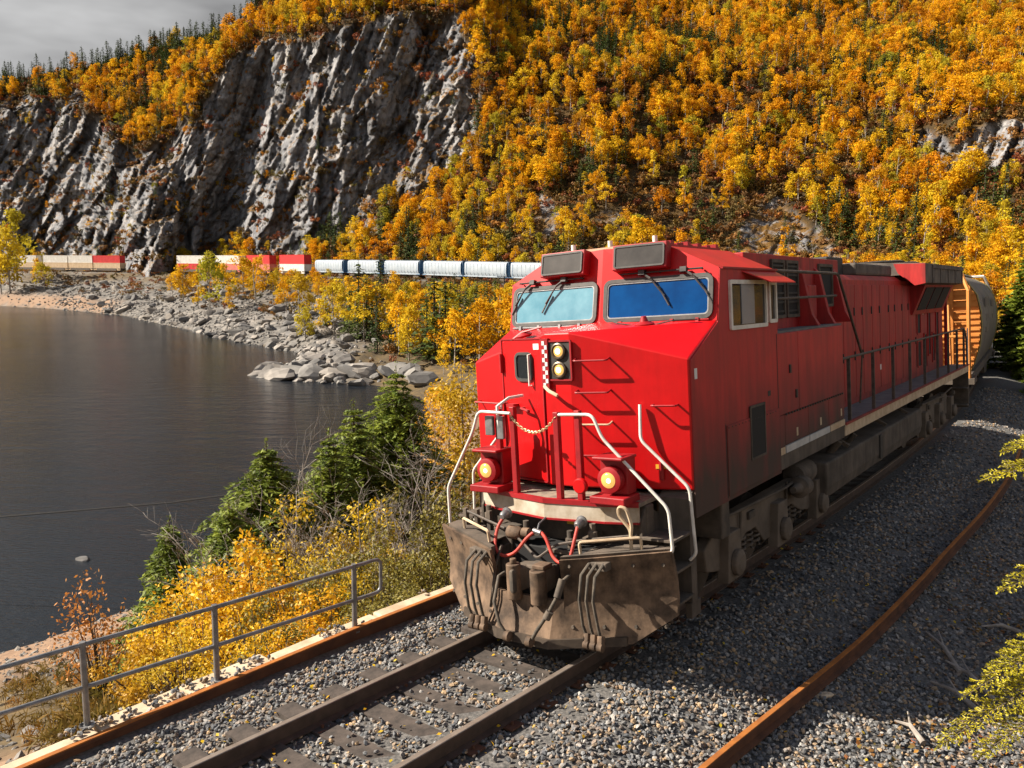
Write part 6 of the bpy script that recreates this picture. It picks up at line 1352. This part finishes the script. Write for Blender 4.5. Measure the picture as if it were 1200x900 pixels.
for q in iS[:NS]: place_tree('spruce_tree', spruces, pid[q] % 5, TPo[q]-np.array([0, 0, .3]), ht[q], rzz[q], hcl(ht[q]-1.5)+'dark spruce '+zone(*TPo[q]), 'spruce tree', 'dark spruces of the hillside', wd_[q])
def stuff_trees(nm, ids, protos, label):
    ids = np.asarray(ids); rot = np.zeros((len(ids), 3)); rot[:, 2] = rzz[ids]; s_ = ht[ids]/8; sc = np.stack([s_*wd_[ids], s_*wd_[ids], s_], -1)
    scatter(nm, TPo[ids]-np.array([0, 0, .3]), rot, sc, [p[2] for p in protos], pid[ids] % len(protos), label, 'wood')
yel = rng.random(ntree) < .6-TPo[:, 2]/90
pid2 = np.where(yel, pid+7, pid); pid = np.where(is_s, pid, pid2)
stuff_trees('birch_wood', iB[NB:], birches+birches_y, 'golden birch wood covering the higher hillside'); stuff_trees('spruce_wood', iS[NS:], spruces, 'dark spruces scattered through the higher birch wood')
print('birch', len(iB), 'spruce', len(iS))
# low scrub on slopes and ledges
def bush_np(r, n, w_, h_, per, size): return crown_np(r, [((r.normal(0, w_*.45), r.normal(0, w_*.45), h_*r.uniform(.25, .8)), np.array([w_*.35, w_*.35, h_*.3])) for _ in range(n)], per, size)
M['scrub'] = mat('brown_scrub_leaf', (.1, .1, .1), (1, 1, 1), 1, rough=.8, rnd=[(.12, .06, .015), (.26, .11, .018), (.20, .12, .02), (.08, .07, .02), (.42, .19, .02), (.30, .07, .025), (.14, .13, .025)], trans=.2)
scr = [np_mesh('scrub_%d' % i, *bush_np(np.random.default_rng(500+i), 6, 1.3, 1.5, 22, .34), M['scrub']) for i in range(4)]
w2 = (area*((1-rock)*.10+rock*.012)*vis*np.clip((HPY+40)/20, 0, 1)).ravel(); n2 = 30000; pk = rng.choice(len(w2), n2, p=w2/w2.sum()); Ps = cen_.reshape(-1, 3)[pk]+rng.normal(0, .5, (n2, 3))*np.array([1, 1, .1])
ro_ = np.zeros((n2, 3)); ro_[:, 2] = rng.uniform(0, 6.28, n2); sc_ = rng.uniform(.6, 2.0, (n2, 1))*np.ones((1, 3))
X, Y, z, s, t, sd = land_samples(80000, -230, 110, 60, 345); k = (sd > 9) & (np.abs(t) > 5) & (rng.random(len(X)) < .10+.25*(sd > 35)); k2 = np.where(k)[0][:9000]
P2 = np.stack([X[k2], Y[k2], z[k2]], -1); r2 = np.zeros((len(k2), 3)); r2[:, 2] = rng.uniform(0, 6.28, len(k2)); s2 = rng.uniform(.4, 1.1, (len(k2), 1))*np.ones((1, 3))
scatter('scrub', np.vstack([Ps, P2]), np.vstack([ro_, r2]), np.vstack([sc_, s2]), scr, rng.integers(0, 4, n2+len(k2)), 'brown and orange low scrub under the trees and on the ledges', 'undergrowth')

# --- near vegetation below the railing
def near_spruce(i, H, R, whorls, mtl, seed, qs=1.0):
    r = np.random.default_rng(seed); C, N_, S = [], [], []; tw = []
    for k in range(whorls):
        h = H*(.06+.92*(k/whorls)**.9); L = R*(1-h/H)**1.05*(.85+.3*r.random())+.08; m = int(r.integers(9, 14))
        for j in range(m):
            a = 6.28*j/m + r.uniform(-.35, .35) + k*.7; l_ = L*r.uniform(.75, 1.15); d = np.array([math.cos(a), math.sin(a), 0]); sd_ = np.array([-d[1], d[0], 0])
            rise = r.uniform(.05, .25)*(1 if h > H*.5 else .3); tw.append(([tuple(np.array([0, 0, h])), tuple(d*l_*.5+np.array([0, 0, h+l_*.5*rise])), tuple(d*l_+np.array([0, 0, h-l_*.12]))], [.02, .012, .004]))
            ns = max(4, int(l_/.085))
            for q in range(ns):
                t = (q+.6)/ns; b = d*l_*t+np.array([0, 0, h+l_*(rise*2*t*(1-t)*1.2-.12*t*t)])
                for sgn in (-1, 1):
                    sl_ = (.10+.24*(1-t))*min(1, l_)*r.uniform(.7, 1.2); dv = d*.65+sd_*sgn*.75+np.array([0, 0, r.normal(.05, .15)])
                    for w_ in np.linspace(.2, 1, max(2, int(sl_/.05))):
                        C.append(b+dv*sl_*w_+r.normal(0, .012, 3)); nn = np.array([r.normal(0, .45), r.normal(0, .45), 1]); N_.append(nn/np.linalg.norm(nn)); S.append(r.uniform(.13, .23)*qs)
    for q in range(30): C.append(np.array([r.normal(0, .03), r.normal(0, .03), H*r.uniform(.93, 1.02)])); nn = r.normal(0, 1, 3); N_.append(nn/np.linalg.norm(nn)); S.append(.09)
    cr = quads(np.array(C), np.array(N_), np.array(S), .36, r)
    return np_mesh('near_spruce_crown_%d' % i, *cr, mtl), np_mesh('near_spruce_trunk_%d' % i, *join_np([tube_np([(0, 0, -.5), (0, 0, H*.5), (0, 0, H)], [.09, .06, .01], 7)]+[tube_np(a, b, 3) for a, b in tw]), M['bark'])
def at_px(px, py, Y):
    x, y = px-600, py-450; c, s = math.cos(ROLL), math.sin(ROLL); x, y = c*x+s*y, -s*x+c*y
    d = Vector((0, math.cos(PITCH), -math.sin(PITCH)))*FPX + Vector((1, 0, 0))*x - Vector((0, math.sin(PITCH), math.cos(PITCH)))*y
    return d.x/d.y*Y, CAMH+d.z/d.y*Y
for i, (px, py, Y, R, wh, lab) in enumerate(((464, 428, 25, 3.9, 28, 'tallest green spruce close beside the locomotive nose'), (414, 470, 23, 3.0, 24, 'slim green spruce just beside the tallest one'),
        (312, 518, 19.5, 3.6, 24, 'broad bushy green spruce in the middle of the bank by the water'), (198, 608, 19.5, 1.8, 20, 'smallest spruce standing apart nearest the water and wire'), (385, 505, 21, 2.3, 22, 'spruce hidden between the broad one and the slim one'), (268, 590, 18, 2.0, 20, 'low spruce crowded against the broad one'))):
    x, zt_ = at_px(px, py, Y); g = float(ground_z([x], [Y])[0]); H = max(zt_-g, 2.0); a, b = near_spruce(i, H, R, wh, M['needle_near'], 700+i)
    o = empty('spruce_tree', (x, Y, g), rng.uniform(0, 6), lab, 'spruce tree'); mobj('crown', a, o); mobj('trunk', b, o)
def shrub_meshes(i, seed, H, W, ncl, per, size, mtl, bare=False):
    r = np.random.default_rng(seed); cl = []; st = []
    for k in range(ncl):
        a = r.uniform(0, 6.28); q = W*math.sqrt(r.random()); h = H*(1-.5*(q/W)**2)*r.uniform(.35, 1.0); c = np.array([q*math.cos(a), q*math.sin(a), h]); cl.append((c, np.array([.26, .26, .30])*r.uniform(.7, 1.3)))
        st.append(tube_np([(c[0]*.15, c[1]*.15, -.3), (c[0]*.5, c[1]*.5, h*.55), tuple(c*np.array([1, 1, 1.04]))], [.022, .014, .004], 4))
    return np_mesh('shrub_crown_%d' % i, *crown_np(r, cl, per, size, .6, 1.15), mtl), np_mesh('shrub_stem_%d' % i, *join_np(st), M['bark'])
SH = [shrub_meshes(0, 801, 2.4, 1.25, 44, 95, .085, M['leaf_near']), shrub_meshes(1, 802, 2.2, 1.4, 46, 95, .08, M['leaf_near']), shrub_meshes(2, 803, 2.6, 1.1, 40, 95, .085, M['leaf_near']),
      shrub_meshes(3, 804, 2.2, 1.4, 46, 85, .07, M['leaf_olive']), shrub_meshes(4, 805, 2.4, 1.2, 40, 85, .07, M['leaf_olive']), shrub_meshes(5, 806, 2.2, .7, 26, 34, .075, M['leaf_rust']), shrub_meshes(6, 807, 2.3, 1.3, 40, 48, .075, M['leaf_near'])]
NEAR = [(300, 628, 14.0, 0, 'golden shrub rising before the broad spruce'), (352, 650, 13.0, 4, 'olive golden shrub behind the middle railing post'), (395, 640, 14.5, 6, 'thin golden shrub under the slim spruce'), (240, 690, 12.5, 6, 'thin golden shrub between the first two railing posts'), (185, 715, 12.5, 0, 'golden shrub at the beach end of the thicket'),
        (300, 700, 11.3, 6, 'thin golden shrub right behind the lower rail at the middle post'), (380, 690, 11.6, 0, 'golden shrub right behind the rails before the last post'), (340, 735, 10.7, 3, 'low olive shrub spilling over the ledge blocks'), (215, 745, 11.0, 6, 'low golden shrub behind the lower rail near the first post'),
        (430, 640, 14.0, 3, 'olive brown shrub behind the last railing post'), (478, 610, 15.0, 4, 'tall olive brown shrub beside the plow'), (512, 640, 14.0, 3, 'olive brown shrub touching the plow edge'), (455, 690, 12.2, 4, 'olive brown shrub just past the railing end'), (500, 690, 12.8, 3, 'dark olive shrub above the rusty beam by the plow'), (430, 590, 17.5, 0, 'golden olive shrub below the two tall spruces'),
        (492, 560, 18.0, 4, 'brown shrub under the bare grey branches'), (110, 655, 17.0, 5, 'sparse rust-leaved sapling alone by the beach'), (410, 735, 10.9, 3, 'low olive shrub behind the last railing post foot'), (255, 655, 14.5, 1, 'golden shrub at the foot of the smallest spruces'), (540, 600, 18.0, 3, 'olive shrub behind the plow of the locomotive'), (340, 590, 17.0, 2, 'golden shrub in front of the broad spruce trunk')]
first = {}
for px, py, Y, k, lab in NEAR:
    x, zt_ = at_px(px, py, Y); g = float(ground_z([x], [Y])[0]); H = max(zt_-g, .9); s_ = H/[2.5, 2.3, 2.7, 2.3, 2.5, 2.4, 2.4][k]
    o = empty('shrub', (x, Y, g), rng.uniform(0, 6.28), lab, 'shrub', 'autumn shrubs below the railing'); sxy = min(max(s_, .75), 1.25); o.scale = (sxy, sxy, s_); mobj('leaves', SH[k][0], o); mobj('stem', SH[k][1], o)
# young golden birches beside the locomotive nose
for px, py, Y, lab in ((540, 420, 27, 'young golden birch right behind the red nose'), (524, 455, 30, 'young golden birch behind the bare branches near the nose')):
    r = np.random.default_rng(900+px); x, zt_ = at_px(px, py, Y); g = float(ground_z([x], [Y])[0]); H = zt_-g; cl = [((r.normal(0, .55), r.normal(0, .55), H*r.uniform(.35, .97)), np.array([.5, .5, .55])) for _ in range(34)]
    o = empty('birch_tree', (x, Y, g), 0, lab, 'birch tree'); mobj('crown', np_mesh('young_birch_crown', *crown_np(r, cl, 90, .12, .7), M['leaf_near']), o); mobj('trunk', np_mesh('young_birch_trunk', *tube_np([(0, 0, -.4), (.1, 0, H*.5), (0, .1, H*.98)], [.08, .05, .01], 6), M['bark_pale']), o)
# bare grey shrubs
def bare_np(seed, H, spread):
    r = random.Random(seed); parts = []
    def grow(p, d, L, rad, dep):
        pts = [p]; 
        for k in range(3): d = (d+Vector((r.gauss(0, .16), r.gauss(0, .16), r.gauss(.05, .1)))).normalized(); pts.append(pts[-1]+d*L/3)
        parts.append(tube_np([tuple(q) for q in pts], [rad, rad*.85, rad*.7, rad*.5], 4))
        if dep > 0:
            for k in range(r.randint(3, 4)):
                a = pts[r.randint(1, 3)]; nd = (d+Vector((r.gauss(0, .62), r.gauss(0, .62), r.gauss(.05, .4)))*spread).normalized(); grow(a, nd, L*r.uniform(.5, .75), rad*.55, dep-1)
    for k in range(3): grow(Vector((r.gauss(0, .1), r.gauss(0, .1), -.2)), Vector((r.gauss(0, .3), r.gauss(0, .3), 1)).normalized(), H*.5, .032, 4)
    return join_np(parts)
for px, py, Y, sd_, lab in ((352, 480, 23, 11, 'bare leafless grey shrub between the broad and slim spruces'), (470, 500, 20, 12, 'tangle of bare grey branches beside the locomotive steps'), (505, 540, 19, 13, 'bare grey bush behind the olive shrub near the plow'), (325, 530, 17, 14, 'thin bare sapling sticking out of the golden shrubs'), (380, 560, 16.5, 15, 'bare twiggy shrub before the slim spruce'), (430, 560, 17, 16, 'bare twiggy shrub before the tallest spruce'), (300, 600, 15, 17, 'bare twigs poking from the golden shrub by the broad spruce'), (455, 600, 15.5, 18, 'bare twigs above the olive shrub by the railing end')):
    x, zt_ = at_px(px, py, Y); g = float(ground_z([x], [Y])[0]); H = max(zt_-g, 1.5)
    o = mobj('bare_shrub', np_mesh('bare_shrub', *bare_np(sd_, H, 1.1), M['deadwood']), None, (x, Y, g)); tag(o, lab, 'bare shrub')
# grass and weeds on the bank
M['grass'] = mat('dry_grass', (.1, .1, .1), (1, 1, 1), 2, rough=.8, rnd=[(.20, .13, .03), (.30, .19, .05), (.12, .10, .02), (.36, .17, .03)], trans=.3)
def tuft(i):
    r = np.random.default_rng(950+i); n = 60; C = np.stack([r.normal(0, .10, n), r.normal(0, .10, n), r.uniform(.05, .3, n)], -1); nn = r.normal(0, 1, (n, 3))*np.array([1, 1, .25]); nn /= np.linalg.norm(nn, axis=1)[:, None]; return np_mesh('tuft_%d' % i, *quads(C, nn, np.full(n, .24), .10, r), M['grass'])
tf = [tuft(i) for i in range(4)]
X, Y, z, s, t, sd = land_samples(30000, -22, 6, 6, 60); k = (t < -2.75) & (sd > 3.5) & ((X > -7.2) | (rng.random(len(X)) < .04)) & ~((X < -4.3) & (Y < 11.5)); X, Y, z = X[k], Y[k], z[k]; n_ = len(X); ro_ = np.zeros((n_, 3)); ro_[:, 2] = rng.uniform(0, 6.28, n_)
scatter('dry_grass', np.stack([X, Y, z], -1), ro_, rng.uniform(.5, 1.7, (n_, 1))*np.ones((1, 3)), tf, rng.integers(0, 4, n_), 'dry grass and weeds on the bank below the railing', 'grass')
# trees beyond the ballast on the far right of the track
for px, Yd, h_, lab in ((1196, 46, 6.6, 'bright green spruce beside the track past the hopper wagon'), (1230, 42, 7.5, 'spruce standing further out beside the bright one'), (1206, 60, 6.5, 'spruce behind the bright one near the hopper end'), (1265, 36, 7.0, 'spruce at the edge of the wood by the track')):
    x = (px-600)/968*Yd; g = float(ground_z([x], [Yd])[0]); a, b = near_spruce(50+px, h_, 2.3, 26, M['needle_near'], px, 1.9)
    o = empty('spruce_tree', (x, Yd, g), rng.uniform(0, 6), lab, 'spruce tree'); mobj('crown', a, o); mobj('trunk', b, o)

# young spruce reaching in from the right edge
def sprig_branch(root, tipP, baseP, seed):
    r = np.random.default_rng(seed); p0, p1 = np.array(baseP), np.array(tipP); ax = p1-p0; L = np.linalg.norm(ax); ax = ax/L; up = np.array([0, 0, 1.0]); sd_ = np.cross(ax, up); sd_ /= np.linalg.norm(sd_); C, U, S = [], [], []; tubes = []
    def shoot(a, d, l_):
        n = int(l_/.0032); d = d/np.linalg.norm(d); tubes.append(tube_np([tuple(a), tuple(a+d*l_)], [.0035, .0015], 4)); o1 = np.cross(d, up); o1 /= np.linalg.norm(o1)+1e-9; o2 = np.cross(d, o1)
        for q in range(n):
            t = (q+.5)/n; th = r.uniform(0, 6.28); nd = d*.75+(o1*math.cos(th)+o2*math.sin(th))*.8; C.append(a+d*l_*t); U.append(nd/np.linalg.norm(nd)); S.append(r.uniform(.012, .020))
    tubes.append(tube_np([tuple(p0), tuple((p0+p1)/2+np.array([0, 0, .03])), tuple(p1)], [.012, .008, .003], 5)); shoot(p1-ax*.06, ax, .11)
    n = int(L/.045)
    for k in range(n):
        t = .25+.75*k/n; b = p0+(p1-p0)*t+np.array([0, 0, .06*t*(1-t)*2])
        for sgn in (-1, 1):
            l_ = (.05+.20*(1-t))*r.uniform(.7, 1.2); d = ax*.75+sd_*sgn*.75+up*r.normal(.02, .12); shoot(b, d, l_)
            if l_ > .12:
                for q in (.4, .7): dd = d/np.linalg.norm(d); shoot(b+dd*l_*q, dd*.8+ax*.5+up*r.normal(0, .1), .06)
    C, U, S = np.array(C), np.array(U), np.array(S); w_ = np.cross(U, r.normal(0, 1, U.shape)); w_ /= np.linalg.norm(w_, axis=1)[:, None]; w_ *= .0034
    V_ = np.stack([C-w_, C+w_, C+U*S[:, None]+w_*.5, C+U*S[:, None]-w_*.5], 1).reshape(-1, 3); o = mobj('branch', np_mesh('branch', *join_np(tubes), M['bark']), root); o.location = -Vector(root.location)
    nd = mobj('needles', np_mesh('needles', V_, np.arange(len(V_)).reshape(-1, 4), M['needle_front']), o); nd['kind'] = 'stuff'
TX, TY = 3.55, 4.5; g = float(ground_z([TX], [TY])[0])
ys_ = empty('young_spruce', (TX, TY, g), 0, 'yellow-green young spruce whose branches reach over the ballast from the edge', 'young spruce')
o = MB().tube([(TX, TY, g-.3), (TX+.02, TY, 2.2), (TX, TY, 4.4)], [.07, .05, .01], 8).build('trunk', M['bark'], ys_); o.location = -Vector(ys_.location)
for i, (px, py, Y, bz) in enumerate(((1156, 562, 4.2, 3.42), (1182, 528, 4.3, 3.62), (1176, 691, 4.2, 2.85), (1104, 872, 3.9, 2.30), (1132, 815, 4.1, 2.48), (1160, 790, 4.2, 2.50), (1150, 885, 3.8, 2.15))):
    x, z = at_px(px, py, Y); sprig_branch(ys_, (x, Y, z), (TX, TY, bz if abs(bz-z) < .6 else z+.2), 60+i)
for i in range(15):
    a = rng.uniform(-1.3, 1.5); h_ = 1.2+i*.2; l_ = 1.1*(1-i/22); sprig_branch(ys_, (TX+math.cos(a)*l_, TY+math.sin(a)*l_, h_-.12), (TX, TY, h_), 80+i)
# fallen branches, leaves and a pale flat stone
for i, (x0, y0, x1, y1, lab) in enumerate(((1085, 742, 1125, 790, 'thin pale fallen stick nearest the rusty guard rail'), (1108, 775, 1165, 822, 'longest pale dead branch lying on the dark ground'), (1090, 800, 1150, 838, 'grey dead branch lying below the longest one'), (1048, 846, 1082, 872, 'short pale stick lying in the sunlit gravel'), (1155, 765, 1200, 790, 'grey dead branch by the spruce twigs'), (1150, 735, 1195, 742, 'level grey stick in the shade near the edge'))):
    A = []
    for px, py in ((x0, y0), (x1, y1)):
        for Y in np.linspace(6.5, 16, 400):
            x, z = at_px(px, py, Y)
            if z < ground_z([x], [Y])[0]+.04: break
        A.append(Vector((x, Y, float(ground_z([x], [Y])[0])+.05)))
    m_ = (A[0]+A[1])/2+Vector((.04, .05, .04)); o = MB().tube([A[0], m_, A[1]], [.012, .026, .034], 7).tube([m_, m_+(A[0]-A[1])*.25+Vector((.1, .12, .03))], [.014, .006], 5).build('fallen_branch', M['deadwood']); tag(o, lab, 'fallen branch')
for Y in np.linspace(6.5, 16, 400):
    x, z = at_px(966, 815, Y)
    if z < ground_z([x], [Y])[0]+.03: break
o = mobj('flat_stone', stone_mesh('flat_stone', 9, M['concrete'], 2, .35)); o.location = (x, Y, float(ground_z([x], [Y])[0])+.03); o.scale = (.22, .15, .16); tag(o, 'pale flat stone lying beside the rusty guard rail', 'stone')
lf = np_mesh('fallen_leaf', np.array([(-.5, 0, 0), (0, -.3, .08), (.5, 0, .0), (0, .3, .08)]), np.array([[0, 1, 2, 3]]), M['leaf_near'])
n_ = 900; s = rng.uniform(-9, 6, n_); t = rng.uniform(-2, 5.2, n_); P = np.array([frame(a, b)[0] for a, b in zip(s, t)]); P[:, 2] = np.where(np.abs(t) < 1.35, P[:, 2]-.15, ground_z(P[:, 0], P[:, 1])+.045); ro_ = rng.normal(0, .4, (n_, 3)); ro_[:, 2] = rng.uniform(0, 6.28, n_)
scatter('fallen_leaves', P, ro_, rng.uniform(.03, .065, (n_, 1))*np.ones((1, 3)), [lf], np.zeros(n_), 'small yellow fallen leaves on the ballast and ties', 'leaves')
n_ = 5200; s = rng.uniform(-9, 8, n_); t = 3.0+rng.gamma(2.0, 1.1, n_); P = np.array([frame(a, 0)[0] + np.append(frame(a, 0)[2]*b, 0) for a, b in zip(s, t)]); P[:, 2] = ground_z(P[:, 0], P[:, 1])+rng.uniform(.01, .06, n_); cl_ = fbm(np.stack([P[:, 0]/1.1, P[:, 1]/1.1, P[:, 0]*0], -1), 3, 15) > -.05; P = P[cl_]; n_ = len(P)
lb = np_mesh('dead_leaf', np.array([(-.5, 0, 0), (0, -.35, .1), (.5, 0, .0), (0, .35, .15)]), np.array([[0, 1, 2, 3]]), M['scrub'])
tw_ = MB().tube([(-.5, 0, 0), (0, .04, .03), (.5, -.02, 0)], [.012, .016, .008], 5).mesh('twig'); tw_.materials.append(M['bark'])
ids = (rng.random(n_) < .12).astype(int); ro_ = rng.normal(0, .35, (n_, 3)); ro_[:, 2] = rng.uniform(0, 6.28, n_); sc_ = np.where(ids == 1, rng.uniform(.15, .5, n_), rng.uniform(.035, .08, n_))[:, None]*np.ones((1, 3))
scatter('leaf_litter', P, ro_, sc_, [lb, tw_], ids, 'brown dead leaves and twigs on the ground beside the rusty guard rail', 'litter')
